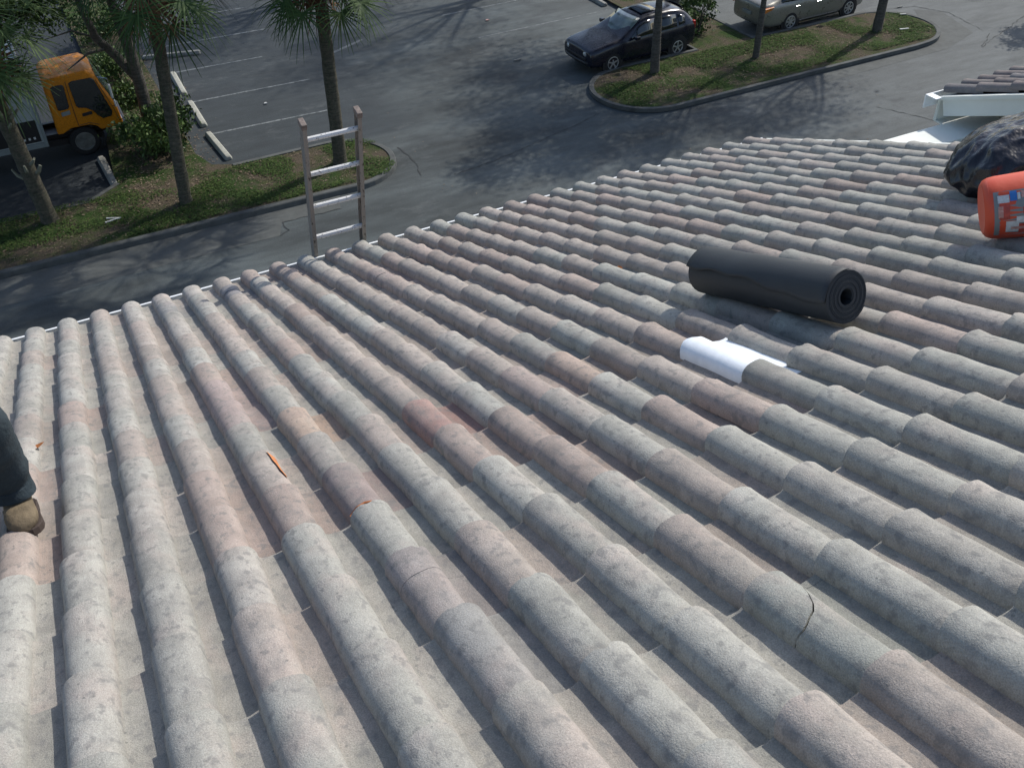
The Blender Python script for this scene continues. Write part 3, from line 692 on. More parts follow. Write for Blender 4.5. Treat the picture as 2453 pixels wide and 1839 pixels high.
def boot(cx, cy, cz, rz, nm='boot'):
    # toe points up the slope towards the camera
    mb = MB(); n = 20; st = [(-.07, .038, .105, .0), (-.045, .046, .13, 0), (0, .047, .135, 0), (.045, .046, .105, 0), (.09, .050, .078, 0), (.14, .054, .068, 0), (.175, .050, .058, 0), (.20, .036, .044, 0), (.212, .016, .028, 0)]
    vs = []
    for d, w_, h, _ in st:
        for k in range(n):
            a = 2 * math.pi * k / n; x = w_ * math.copysign(abs(math.cos(a)) ** .75, math.cos(a)); z = h * .5 + h * .5 * math.copysign(abs(math.sin(a)) ** .7, math.sin(a))
            vs.append((x, -d, z + .018))
    m_ = len(st); fs = [(i * n + k, i * n + (k + 1) % n, (i + 1) * n + (k + 1) % n, (i + 1) * n + k) for i in range(m_ - 1) for k in range(n)] + [tuple(range(n)), tuple(range((m_ - 1) * n, m_ * n))]
    mt = Matrix.Translation((cx - foot.x, cy - foot.y, cz - foot.z)) @ Matrix.Rotation(rz, 4, 'Z') @ Matrix.Rotation(R(-19), 4, 'X')
    mb.add([mt @ Vector(p) for p in vs], fs); b = mb.build(nm, M['boot'], per, smooth=True, angle=180)
    mb = MB(); pl = []
    for d, w_, h, _ in st: pl.append((w_ + .006, -d))
    poly = [(x, y) for x, y in pl] + [(-x, y) for x, y in reversed(pl)]
    mb.prism(poly, -.004, .024, lambda p, h: mt @ Vector((p[0], p[1], h))); mb.build('sole', M['boot_sole'], b, bevel=.003)
    mb = MB(); mb.tube([mt @ Vector((.054, -.03, .05)), mt @ Vector((.05, -.12, .045)), mt @ Vector((0, -.207, .045)), mt @ Vector((-.05, -.12, .045)), mt @ Vector((-.054, -.03, .05))], .004, 6); mb.build('welt', M['boot_sole'], b)
    mb = MB()
    for k in range(3):
        y = -.042 - k * .024; zt = .135 - k * .016
        mb.tube([mt @ Vector((-.026, y, zt)), mt @ Vector((0, y - .006, zt + .010)), mt @ Vector((.028, y - .012, zt))], .0032, 6)
    mb.build('laces', M['lace'], b)
boot(.06, -3.29, 1.268, R(4)); boot(-.62, -3.43, 1.32, R(0))
# hands: palm and five fingers each
def hand(cx, cy, cz, s_):
    J = [(L(cx, cy, cz), .026), (L(cx, cy - .05, cz - .03), .034, .018)]; E_ = [(0, 1)]
    for k in range(4):
        x = cx + (k - 1.5) * .02; Lf = (.030, .036, .034, .026)[k]
        b = len(J); J += [(L(x, cy - .085, cz - .05), .0095), (L(x, cy - .085 - Lf, cz - .065), .0085), (L(x, cy - .09 - Lf * 1.5, cz - .09), .0075)]; E_ += [(1, b), (b, b + 1), (b + 1, b + 2)]
    b = len(J); J += [(L(cx + s_ * .036, cy - .035, cz - .03), .011), (L(cx + s_ * .05, cy - .07, cz - .05), .0095)]; E_ += [(0, b), (b, b + 1)]
    skin_mesh('hand', J, E_, M['skin'], per, 1)
hand(-.28, -3.82, 1.92, 1); hand(-.50, -3.82, 1.92, -1)

# ------------------------------------------------------------------ vehicles
def wheel(par, x, y, r, wd, side, rim, name='wheel', spokes=5, z=None):
    # side -1: outer face towards -y
    z = r if z is None else z
    rot = Matrix.Translation((x, y, z)) @ Matrix.Rotation(R(90) * (1 if side < 0 else -1), 4, 'X')
    mb = MB(); mb.lathe([(r * .62, -wd / 2), (r * .92, -wd / 2), (r, -wd * .35), (r, wd * .35), (r * .92, wd / 2), (r * .66, wd / 2), (r * .62, wd * .3)], 28, rot)
    wv = mb.build('wheel', M['rubber'], par, smooth=True, angle=40)
    mb = MB(); mb.lathe([(r * .62, wd * .36), (r * .66, wd * .50), (r * .60, wd * .52), (r * .56, wd * .40)], 28, rot)
    mb.lathe([(.001, wd * .50), (r * .16, wd * .50), (r * .18, wd * .40)], 14, rot)
    for k in range(spokes):
        a = 2 * math.pi * k / spokes + .3; mm = rot @ Matrix.Rotation(a, 4, 'Z')
        mb.box(r * .1, r * .6, -r * .075, r * .075, wd * .36, wd * .47, mm)
    mb.build('rim', rim, wv, smooth=True, angle=30)
    return wv
def car_body(name, st, mat, par, W2):
    """st: list of (x, z_bottom, z_shoulder, half width, z_top, half width at top). Smooth lofted shell."""
    ring = []
    for x, zb, zs, hw, zt, ht in st:
        pr = [(hw * .90, zb), (hw * .985, zb + .10), (hw, zb + .26), (hw * .985, zs - .07), (hw * .955, zs), (ht + (hw - ht) * .16, zs + (zt - zs) * .80), (ht * .90, zt - .012), (ht * .45, zt + .012), (0, zt + .018)]
        full = [(y, z) for y, z in pr] + [(-y, z) for y, z in reversed(pr[:-1])]
        ring.append([(x, y, z) for y, z in full])
    n = len(ring[0]); vs = [p for r_ in ring for p in r_]
    fs = [(i * n + k, i * n + k + 1, (i + 1) * n + k + 1, (i + 1) * n + k) for i in range(len(ring) - 1) for k in range(n - 1)]
    fs += [(i * n + n - 1, i * n, (i + 1) * n, (i + 1) * n + n - 1) for i in range(len(ring) - 1)]
    fs += [tuple(range(n)), tuple(range((len(ring) - 1) * n, len(ring) * n))]
    mb = MB(); mb.add(vs, fs); o = mb.build(name, mat, par, smooth=True, angle=180)
    s = o.modifiers.new('sub', 'SUBSURF'); s.levels = 2; s.render_levels = 2
    return o
def panel(par, pts, mat, name, off, parent2=None):
    mb = MB(); P = [Vector(p) for p in pts]; n = len(P); nr = (P[1] - P[0]).cross(P[2] - P[0]).normalized()
    mb.add([p + nr * off for p in P] + [p - nr * .004 for p in P], [tuple(range(n))] + [(k, (k + 1) % n, n + (k + 1) % n, n + k) for k in range(n)])
    return mb.build(name, mat, parent2 or par)
# black hatchback, nose to -x
def surf_y(st, x, z):
    for a, b in zip(st[:-1], st[1:]):
        if a[0] <= x <= b[0]:
            t = (x - a[0]) / (b[0] - a[0]); zs = a[2] + (b[2] - a[2]) * t; hw = a[3] + (b[3] - a[3]) * t; zt = a[4] + (b[4] - a[4]) * t; ht = a[5] + (b[5] - a[5]) * t
            if z <= zs: return hw * (1 if z < zs - .1 else .98)
            q = (z - zs) / max(.01, zt - zs); y0 = hw * .955; y1 = ht + (hw - ht) * .16
            return y0 + (y1 - y0) * min(1, q / .8)
    return .8
def side_glass(par, st, poly, mat, name, off=.006):
    out = []
    for s_ in (-1, 1):
        mb = MB(); N = 8
        # polygon given as lower and upper chains of equal count: (x, zlow, zhigh)
        vs = []
        for x, zl, zh in poly:
            for q in range(4):
                z = zl + (zh - zl) * q / 3; y = surf_y(st, x, z) + off; vs.append((x, s_ * y, z))
        mb.add(vs, [(4 * k + q, 4 * k + q + 1, 4 * k + q + 5, 4 * k + q + 4) for k in range(len(poly) - 1) for q in range(3)])
        o = mb.build(name, mat, par, smooth=True); md = o.modifiers.new('t', 'SOLIDIFY'); md.thickness = .006; md.offset = 0
def cross_glass(par, rows, mat, name):       # rows: (x, z, half width) from bottom to top
    mb = MB(); vs = []; n = 7
    for x, z, hw, bow in rows:
        for k in range(n):
            t = -1 + 2 * k / (n - 1); vs.append((x + bow * (t * t), hw * t, z - .015 * t * t))
    mb.add(vs, [(i * n + k, i * n + k + 1, (i + 1) * n + k + 1, (i + 1) * n + k) for i in range(len(rows) - 1) for k in range(n - 1)])
    o = mb.build(name, mat, par, smooth=True); md = o.modifiers.new('t', 'SOLIDIFY'); md.thickness = .008; md.offset = 0; return o
def arch(par, x, r, y, side):
    rot = Matrix.Translation((x, y, r * .93)) @ Matrix.Rotation(R(90) * (1 if side < 0 else -1), 4, 'X')
    mb = MB(); mb.lathe([(r * .3, -.03), (r * 1.17, -.03), (r * 1.17, .004), (r * 1.10, .006), (r * .3, .006)], 28, rot)
    mb.build('wheel_arch', M['black_plastic'], par)
hb = empty('hatchback_car', (15.55, 18.55, G), R(3.0), label='black hatchback car parked in the shade beside the grass island', cat='car')
ST = [(-.78, .34, .60, .62, .66, .52), (-.74, .22, .64, .74, .73, .64), (-.55, .18, .70, .79, .79, .66), (-.2, .18, .76, .80, .85, .66), (.22, .18, .81, .80, .905, .66), (.40, .18, .83, .80, .95, .66),
      (.98, .18, .85, .80, 1.29, .56), (1.3, .18, .86, .80, 1.36, .56), (2.1, .18, .88, .80, 1.37, .56), (2.62, .18, .90, .79, 1.32, .54), (2.86, .20, .91, .76, 1.12, .54), (2.99, .24, .87, .74, .93, .58), (3.03, .30, .80, .68, .84, .54)]
car_body('body', ST, M['black_paint'], hb, .8)
side_glass(hb, ST, [(.66, .86, .90), (.95, .86, 1.14), (1.15, .87, 1.24), (1.55, .88, 1.25)], M['glass'], 'side_window')
side_glass(hb, ST, [(1.62, .88, 1.25), (2.0, .89, 1.25), (2.28, .90, 1.22)], M['glass'], 'side_window')
side_glass(hb, ST, [(2.36, .92, 1.21), (2.6, .95, 1.15)], M['glass'], 'side_window')
cross_glass(hb, [(.36, .955, .63, .10), (.58, 1.085, .60, .10), (.78, 1.205, .57, .09), (.98, 1.325, .53, .08)], M['windscreen'], 'windscreen')
cross_glass(hb, [(2.975, 1.02, .54, -.10), (2.89, 1.16, .50, -.10), (2.76, 1.30, .46, -.10)], M['glass'], 'rear_window')
cross_glass(hb, [(1.22, 1.383, .36, 0), (1.6, 1.393, .36, 0), (1.78, 1.393, .34, 0)], M['glass'], 'sunroof')
for s_ in (-1, 1):
    mb = MB(); mb.lathe([(.001, -.02), (.085, -.02), (.10, 0), (.075, .03), (.001, .042)], 20, Matrix.Translation((-.735, s_ * .50, .60)) @ Matrix.Rotation(R(-90), 4, 'Y') @ Matrix.Rotation(R(-22 * s_), 4, 'X') @ Matrix.Scale(1.35, 4, (0, 1, 0)) @ Matrix.Scale(.8, 4, (1, 0, 0)))
    mb.build('headlight', M['lamp'], hb, smooth=True)
    mb = MB(); mb.box(2.90, 3.00, s_ * .60 if s_ > 0 else -.72, s_ * .72 if s_ > 0 else -.60, .70, .94); mb.build('tail_light', M['red_lamp'], hb, bevel=.02)
    mb = MB(); mb.box(.66, .80, s_ * .83 if s_ > 0 else -.99, .99 if s_ > 0 else -.83, .86, .97); mb.build('wing_mirror', M['black_paint'], hb, bevel=.025)
    for x in (0, 2.33):
        arch(hb, x, .30, s_ * .782, s_); wheel(hb, x, s_ * .70, .29, .20, s_, M['alloy'], spokes=5)
mb = MB(); mb.box(-.80, -.70, -.52, .52, .43, .50); mb.build('grille', M['black_plastic'], hb, bevel=.01)
mb = MB(); mb.tube([(-.66, -.72, .36), (-.77, -.5, .36), (-.80, 0, .36), (-.77, .5, .36), (-.66, .72, .36)], .045, 10); mb.build('bumper', M['black_plastic'], hb, smooth=True)
# champagne saloon, nose to +x
sd_ = empty('saloon_car', (22.1, 18.66, G), R(2.0), label='champagne saloon car parked at the top beside the far end of the island', cat='car')
ST2 = [(-1.12, .36, .76, .62, .84, .56), (-1.08, .28, .82, .73, .92, .64), (-.85, .20, .87, .79, .97, .66), (-.55, .18, .88, .80, 1.0, .62), (-.2, .18, .88, .80, 1.16, .56), (.22, .18, .86, .80, 1.30, .54), (.8, .18, .85, .80, 1.34, .54), (1.35, .18, .83, .80, 1.31, .54),
       (1.75, .18, .81, .80, 1.12, .58), (2.12, .18, .78, .80, .88, .64), (2.6, .18, .73, .79, .80, .64), (3.0, .2, .64, .75, .70, .60), (3.2, .24, .56, .64, .60, .52), (3.25, .32, .50, .55, .54, .46)]
car_body('body', ST2, M['champagne'], sd_, .8)
side_glass(sd_, ST2, [(-.38, .93, 1.0), (-.1, .92, 1.14), (.22, .91, 1.22), (.68, .90, 1.24)], M['glass'], 'side_window')
side_glass(sd_, ST2, [(.76, .89, 1.24), (1.3, .87, 1.22), (1.62, .87, 1.06), (1.78, .87, .92)], M['glass'], 'side_window')
cross_glass(sd_, [(-.60, 1.035, .56, .10), (-.25, 1.185, .52, .10), (.12, 1.315, .48, .08)], M['windscreen'], 'rear_window')
cross_glass(sd_, [(2.12, .935, .60, -.12), (1.75, 1.16, .55, -.12), (1.45, 1.31, .50, -.10)], M['windscreen'], 'windscreen')
for s_ in (-1, 1):
    mb = MB(); mb.prism([(-1.10, .72), (-1.12, .86), (-.72, .88), (-.80, .80)], s_ * .70, s_ * .795, lambda p, h: (p[0], h, p[1])); mb.build('tail_light', M['amber'], sd_, bevel=.015)
    mb = MB(); mb.prism([(3.12, .50), (2.75, .62), (2.80, .70), (3.10, .62)], s_ * .60, s_ * .75, lambda p, h: (p[0], h, p[1])); mb.build('headlight', M['lamp'], sd_, bevel=.015)
    mb = MB(); mb.box(1.62, 1.80, s_ * .83 if s_ > 0 else -.99, .99 if s_ > 0 else -.83, .86, .97); mb.build('wing_mirror', M['champagne'], sd_, bevel=.025)
    for x in (.12, .98):
        mb = MB(); mb.box(x, x + .17, min(s_ * .795, s_ * .82), max(s_ * .795, s_ * .82), .74, .765); mb.build('door_handle', M['chrome'], sd_, bevel=.006)
    mb = MB(); mb.box(.35, 2.0, min(s_ * .78, s_ * .812), max(s_ * .78, s_ * .812), .20, .225); mb.build('side_trim', M['chrome'], sd_)
    for x in (0, 2.42):
        arch(sd_, x, .305, s_ * .784, s_); wheel(sd_, x, s_ * .705, .295, .20, s_, M['alloy'], spokes=7)
mb = MB(); mb.box(-1.15, -1.11, -.2, .2, .56, .66); mb.build('number_plate', M['label_grey'], sd_)

# orange cab-over delivery truck, nose to +x
tr = empty('delivery_truck', (1.10, 19.85, G), label='orange cab delivery truck with a white box body under the palms', cat='truck')
# local: y 0 is the near side, +y away; x 0 at the front axle
prof_c = [(-.58, .68), (-.56, 1.95), (-.46, 2.06), (.50, 2.10), (.66, 1.98), (.98, 1.12), (1.02, .70), (1.0, .62), (.46, .60), (.40, .70), (.22, .78), (-.22, .78), (-.36, .72), (-.44, .68)]
mb = MB(); bmv = []
n = len(prof_c)
rings = []
for y, s_ in ((0.0, 1), (.05, 1), (1.65, 1), (1.70, 1)):
    ins = .05 if y in (0.0, 1.70) else 0
    rings.append([(x - (math.copysign(ins, x - .2) if z > 1.5 else 0), y + (.10 * max(0, z - 1.1) / 1.0 if y < .5 else -.10 * max(0, z - 1.1) / 1.0), z - (ins if z > 1.9 else 0)) for x, z in prof_c])
vs = [p for r_ in rings for p in r_]
mb.add(vs, [(i * n + k, i * n + (k + 1) % n, (i + 1) * n + (k + 1) % n, (i + 1) * n + k) for i in range(3) for k in range(n)] + [tuple(range(n)), tuple(range(3 * n, 4 * n))])
cab = mb.build('cab', M['orange_paint'], tr, smooth=True, angle=50, bevel=.04, seg=3)
def cabside(poly, off, mat, name, par=tr, th=.012):
    for s_ in (0, 1):
        mb = MB(); f = lambda p, h: (p[0], (h + .10 * max(0, p[1] - 1.1)) if s_ == 0 else (1.70 - h - .10 * max(0, p[1] - 1.1)), p[1])
        mb.prism(poly, -off, .02, f); mb.build(name, mat, par, bevel=.01)
cabside([(-.40, 1.30), (-.42, 1.84), (-.36, 1.88), (-.14, 1.88), (-.10, 1.84), (-.12, 1.34), (-.16, 1.28), (-.36, 1.27)], .012, M['glass'], 'rear_side_window')
cabside([(.04, 1.32), (.02, 1.88), (.10, 1.92), (.56, 1.92), (.63, 1.86), (.84, 1.02), (.80, .90), (.58, .88), (.48, .98), (.40, 1.12), (.26, 1.22), (.08, 1.26)], .012, M['glass'], 'door_window')
cabside([(.12, 1.02), (.12, 1.10), (.36, 1.12), (.36, 1.04)], .010, M['black_plastic'], 'door_handle')
cabside([(-.35, 1.12), (-.35, 1.22), (-.14, 1.24), (-.14, 1.14)], .010, M['box_grey'], 'badge_plate')
mb = MB(); vs = []
for z, x in ((1.10, 1.0), (1.9, .70)):
    for y in (.14 + .09 * (z - 1.1), 1.56 - .09 * (z - 1.1)): vs.append((x + .012, y, z))
mb.add(vs, [(0, 1, 3, 2)]); o = mb.build('windscreen', M['windscreen'], tr); o.modifiers.new('t', 'SOLIDIFY').thickness = .01
mb = MB(); mb.box(.95, 1.12, -.02, 1.72, .42, .62); mb.build('bumper', M['black_plastic'], tr, bevel=.03)
for y in (.16, 1.54):
    mb = MB(); mb.box(1.0, 1.035, y - .11, y + .11, .66, .78); mb.build('headlight', M['lamp'], tr, bevel=.012)
mb = MB(); mb.tube([(.72, .10, 1.9), (.92, -.18, 1.92), (.96, -.20, 1.5), (.94, -.14, 1.2), (.86, .02, 1.15)], .012, 6); mir = mb.build('mirror_arm', M['chrome'], tr, smooth=True)
mb = MB(); mb.box(.90, .95, -.27, -.13, 1.42, 1.78); mb.box(.93, .97, -.27, -.13, 1.20, 1.36); mb.build('mirror', M['label_white'], mir, bevel=.02)
mb = MB(); mb.box(.58, .62, .5, 1.2, 1.02, 1.12); mb.tube([(.62, .25, 1.05), (.66, .42, 1.22), (.62, .60, 1.1)], .012, 6); mb.build('steering_wheel', M['box_grey'], tr)
mb = MB(); mb.box(-5.4, .95, .40, .52, .40, .56); mb.box(-5.4, .95, 1.18, 1.30, .40, .56); mb.box(-.9, .5, .25, 1.45, .30, .45); mb.build('chassis', M['black_plastic'], tr)
mb = MB(); mb.box(-5.5, -.92, -.10, 1.85, .62, 2.75); bx = mb.build('box_body', M['box_white'], tr, bevel=.015)
mb = MB(); mb.box(-5.5, -.88, -.125, -.10, .50, .62); mb.box(-.94, -.86, -.13, -.09, .50, 2.75); mb.box(-5.5, -.88, -.125, -.10, 2.68, 2.77); mb.box(-5.5, -.88, 1.85, 1.875, .5, .62); mb.build('edge_rail', M['box_grey'], bx)
mb = MB(); mb.box(-4.9, -.99, -.108, -.10, .66, 1.22); pn = mb.build('dark_panel', M['black_plastic'], bx)
for p_ in ([(-.04, .82), (-.05, 1.30), (-.04, 1.94)], [(-.04, .82), (.22, .84), (.46, .74)], [(.66, 1.86), (.90, 1.05), (.94, .80)]):
    mb = MB(); mb.tube([(x, -.004 + .10 * max(0, z - 1.1), z) for x, z in p_], .007, 5); mb.build('door_seam', M['black_plastic'], cab)
# small white lettering, too blurred in the photograph to read: short strokes
for k, (x, h, wd) in enumerate([(-1.60, .035, .05), (-1.50, .045, .05), (-1.39, .05, .055), (-1.27, .06, .05), (-1.15, .06, .05)]):
    mb = MB(); mb.box(x, x + wd, -.112, -.108, .74, .74 + h); o = mb.build('letter', M['label_white'], bx)
for s_, y in ((-1, .12), (1, 1.58)):
    wheel(tr, 0, y, .37, .20, s_, M['steel_rim'], spokes=6, z=.37); wheel(tr, -3.4, y, .37, .24, s_, M['steel_rim'], spokes=6, z=.37)
mb = MB(); mb.tube([(.44, .02, .18), (.45, .06, .45)], .02, 6); mb.build('mudflap', M['rubber'], tr)

# ------------------------------------------------------------------ palms, trees, shrubs
def frond(mb, base, d, petiole, fan, droop, rnd, tone, nl=22):
    """sabal frond: arching petiole, then a fan of drooping narrow leaflets"""
    d = Vector(d).normalized(); side = d.cross(Vector((0, 0, 1)))
    if side.length < .1: side = Vector((1, 0, 0))
    side.normalize(); up = side.cross(d).normalized()
    pts = []; p = Vector(base); dd = d.copy(); step = petiole / 4
    for k in range(5):
        pts.append(p.copy()); p = p + dd * step; dd = (dd + Vector((0, 0, -.10 * droop))).normalized()
    mb2 = MB(); mb2.tube(pts, [.016, .013, .011, .009, .008], 4, False); mb.add(mb2.v, mb2.f, tone * .9 + .1)
    tip = pts[-1]; side = dd.cross(Vector((0, 0, 1)));
    if side.length < .1: side = Vector((1, 0, 0))
    side.normalize(); up = side.cross(dd).normalized()
    for k in range(nl):
        a = R(-118 + 236 * (k + rnd.uniform(-.3, .3)) / (nl - 1)); q = dd * math.cos(a) + side * math.sin(a)
        q = (q + up * (.22 * abs(math.sin(a)) - .05 + rnd.uniform(-.08, .08))).normalized()
        Lf = fan * (1 - .22 * abs(a) / R(118)) * rnd.uniform(.85, 1.1); wd = .020 * rnd.uniform(.8, 1.2)
        s2 = q.cross(up).normalized(); pp = tip.copy(); prev = None; q2 = q.copy(); vs = []
        for s_ in range(5):
            t = s_ / 4; ww = wd * (0.5 + 1.6 * t if t < .3 else 1.0 - .85 * (t - .3) / .7)
            vs += [pp + s2 * ww, pp - s2 * ww]; pp = pp + q2 * (Lf / 4); q2 = (q2 + Vector((0, 0, -.10 - .34 * droop * t * t))).normalized()
        mb.add(vs, [(2 * i, 2 * i + 1, 2 * i + 3, 2 * i + 2) for i in range(4)], min(1, max(0, tone + rnd.uniform(-.22, .3))))
def trunk_mb(path, rads, n=14, seed=0, rough=.012):
    mb = MB(); P = []; Rr = []
    for a in range(len(path) - 1):
        for s_ in range(10):
            t = s_ / 10; P.append(Vector(path[a]).lerp(Vector(path[a + 1]), t)); Rr.append(rads[a] * (1 - t) + rads[a + 1] * t)
    P.append(Vector(path[-1])); Rr.append(rads[-1]); vs = []
    for i, p in enumerate(P):
        for k in range(n):
            an = 2 * math.pi * k / n; r_ = Rr[i] * (1 + .10 * noise.noise(Vector((math.cos(an) * 2, math.sin(an) * 2, p.z * 5 + seed)))) + rough * noise.noise(Vector((an * 3, p.z * 14, seed)))
            vs.append(p + Vector((math.cos(an) * r_, math.sin(an) * r_, 0)))
    mb.add(vs, [(i * n + k, i * n + (k + 1) % n, (i + 1) * n + (k + 1) % n, (i + 1) * n + k) for i in range(len(P) - 1) for k in range(n)]); return mb
def palm(x, y, top, label, nf=30, seed=1, fan=.72, pet=.75, r=.15, rad0=None, low=-.9, skirt=0, boots=0):
    rnd = random.Random(seed); root = empty('palm_tree', (x, y, G), label=label, cat='palm tree', group='palm trees on the planted strip')
    tx, ty, tz = top
    mid = (tx * .45, ty * .45, tz * .5)
    mb = trunk_mb([(0, 0, -.05), (0.0, 0, .25), mid, (tx, ty, tz)], [r * 1.35, r * 1.08, r, r * .93], seed=seed); tk = mb.build('trunk', M['palm_bark'], root, smooth=True)
    if boots:
        for k in range(boots):
            mb = MB()
            z = (1.35, 2.55)[k % 2] + rnd.uniform(-.12, .22); a = rnd.uniform(0, 6.28); c = Vector((tx, ty, 0)) * (z / tz); c.z = z; d = Vector((math.cos(a), math.sin(a), 0))
            mb.tube([c + d * r * .7, c + d * (r + .07) + Vector((0, 0, .08)), c + d * (r + .15) + Vector((0, 0, .13 + .12 * rnd.random()))], [.055, .04, .022], 5)
            mb.build('leaf_base', M['stub'], tk, tint=True)
    mb = MB(); T = Vector((tx, ty, tz))
    for k in range(nf):
        a = k * 2.399 + rnd.uniform(-.2, .2); el = low + (1.45 - low) * (k / (nf - 1)) ** .9 + rnd.uniform(-.12, .12)
        d = Vector((math.cos(a) * math.cos(el), math.sin(a) * math.cos(el), math.sin(el)))
        frond(mb, T + Vector((0, 0, .1 + .35 * k / nf)) + d * r * .6, d, pet * rnd.uniform(.85, 1.15), fan * rnd.uniform(.85, 1.12), 1.0 + .5 * rnd.random(), rnd, .25 + .30 * (k / nf) + .15 * rnd.random())
    mb.build('crown', M['frond'], root, tint=True)
    if skirt:
        mb = MB()
        for k in range(skirt):
            a = rnd.uniform(0, 6.28); el = rnd.uniform(-1.35, -.8); d = Vector((math.cos(a) * math.cos(el), math.sin(a) * math.cos(el), math.sin(el)))
            frond(mb, T + Vector((0, 0, rnd.uniform(-.1, .15))), d, pet * .7, fan * .85, 1.6, rnd, rnd.uniform(.1, .7), nl=14)
        mb.build('dead_fronds', M['dead'], root, tint=True)
    return root
palm(2.75, 15.85, (.40, 0.0, 5.45), 'palm with a smooth grey leaning trunk between the truck and the ladder', nf=40, seed=3, r=.135, pet=1.25, fan=1.05, low=-1.15, skirt=5)
palm(6.62, 16.0, (.10, -.05, 5.0), 'palm with straight trunk directly behind the ladder top', nf=42, seed=8, r=.155, pet=1.35, fan=1.05, low=-1.1, skirt=7)
palm(-.23, 16.48, (-.30, 0.0, 4.6), 'palm at the left edge with old leaf stubs clinging to its trunk', nf=46, seed=5, r=.17, pet=1.2, fan=1.1, low=-1.1, skirt=10, boots=14)
palm(-2.6, 15.6, (.5, .1, 5.6), 'palm beyond the left edge whose fronds darken the top left corner', nf=40, seed=12, r=.16, pet=1.1, fan=1.0, low=-1.0, skirt=8)
def leaf_cloud(mb, centre, rad, count, size, rnd, squash=.8, tone=(.1, .9), clumps=14):
    cs = []
    for _ in range(clumps):
        while True:
            p = Vector((rnd.uniform(-1, 1), rnd.uniform(-1, 1), rnd.uniform(-1, 1)))
            if p.length < 1: break
        cs.append((Vector((p.x * rad, p.y * rad, p.z * rad * squash)) + Vector(centre), rad * rnd.uniform(.22, .42), rnd.uniform(*tone)))
    for _ in range(count):
        c, r_, t = rnd.choice(cs); p = c + Vector((rnd.gauss(0, 1), rnd.gauss(0, 1), rnd.gauss(0, .8))) * r_ * .55
        a = Vector((rnd.gauss(0, 1), rnd.gauss(0, 1), rnd.gauss(0, .6))).normalized(); b = a.orthogonal().normalized(); b = (Matrix.Rotation(rnd.uniform(0, 6.28), 3, a) @ b)
        s_ = size * rnd.uniform(.6, 1.3); c2 = a.cross(b)
        mb.add([p - b * s_, p + c2 * s_ * .5, p + b * s_, p - c2 * s_ * .5], [(0, 1, 2, 3)], min(1, max(0, t + rnd.uniform(-.25, .25))))
def limb_mb(mb, a, b, r0, r1, rnd, bend=.12, n=7):
    a = Vector(a); b = Vector(b); pts = []; K = 6; off = Vector((rnd.uniform(-1, 1), rnd.uniform(-1, 1), rnd.uniform(-.3, .6))) * bend * (b - a).length
    for k in range(K + 1): t = k / K; pts.append(a.lerp(b, t) + off * math.sin(math.pi * t))
    mb.tube(pts, [r0 * (1 - k / K) + r1 * k / K for k in range(K + 1)], n)
def tree(name, x, y, h, crad, label, seed, tr_r=.13, leaves=5200, limbs=9, squash=.6, lean=(0, 0), size=.085, group=None, cz=None, fork=None, z0=0):
    rnd = random.Random(seed); root = empty(name, (x, y, G + .1), label=label, cat='tree', group=group)
    mb = trunk_mb([(0, 0, -.1), (lean[0] * .3, lean[1] * .3, h * .3), (lean[0], lean[1], h * .68)], [tr_r * 1.3, tr_r, tr_r * .62], seed=seed, rough=.02)
    mb.build('trunk', M['bark'], root, smooth=True)
    cz = cz or h; c = Vector((lean[0] * 1.2, lean[1] * 1.2, cz)); mb = MB()
    for k in range(limbs):
        a = 2 * math.pi * k / limbs + rnd.uniform(-.3, .3); st = rnd.uniform(.42, .66) * h; s0 = Vector((lean[0], lean[1], 0)) * min(1, st / (h * .68)); s0.z = st
        e = c + Vector((math.cos(a) * crad * rnd.uniform(.5, .9), math.sin(a) * crad * rnd.uniform(.5, .9), rnd.uniform(-.4, .5) * crad * squash))
        limb_mb(mb, s0, e, tr_r * .5, .015, rnd)
        for _ in range(3):
            t = rnd.uniform(.4, .9); p = s0.lerp(e, t); limb_mb(mb, p, p + Vector((rnd.uniform(-1, 1), rnd.uniform(-1, 1), rnd.uniform(-.2, .8))) * crad * .4, .025, .006, rnd, n=5)
    mb.build('limbs', M['bark'], root, smooth=True)
    mb = MB(); leaf_cloud(mb, c, crad, int(leaves * 2.2), size * .66, rnd, squash, (.15, .75), clumps=46); mb.build('crown', M['leaf'], root, tint=True)
    return root
tree('shade_tree', 16.5, 16.95, 4.9, 1.9, 'slim straight trunk on the island nose in front of the black hatchback', 21, tr_r=.11, group='trees on the right island')
tree('shade_tree', 19.72, 16.43, 6.0, 2.1, 'thin dark trunk on the island in front of the champagne car rear', 22, tr_r=.08, lean=(.1, 0), group='trees on the right island')
tree('shade_tree', 24.25, 16.29, 6.2, 2.5, 'trunk on the rounded far end of the right island', 23, tr_r=.12, lean=(.15, .0), group='trees on the right island')
tree('shade_tree', 20.0, 21.2, 6.6, 2.6, 'dark trunk behind the roof of the black hatchback', 24, tr_r=.15, leaves=6500, squash=.55)
tree('shade_tree', 13.2, 30.5, 8.0, 2.6, 'tree beyond the top of the picture that throws branch shadows on the lot', 26, tr_r=.16, leaves=4200)
tree('shade_tree', 19.5, 27.5, 8.5, 3.4, 'large tree beyond the top behind the hatchback', 27, tr_r=.18, leaves=6000)
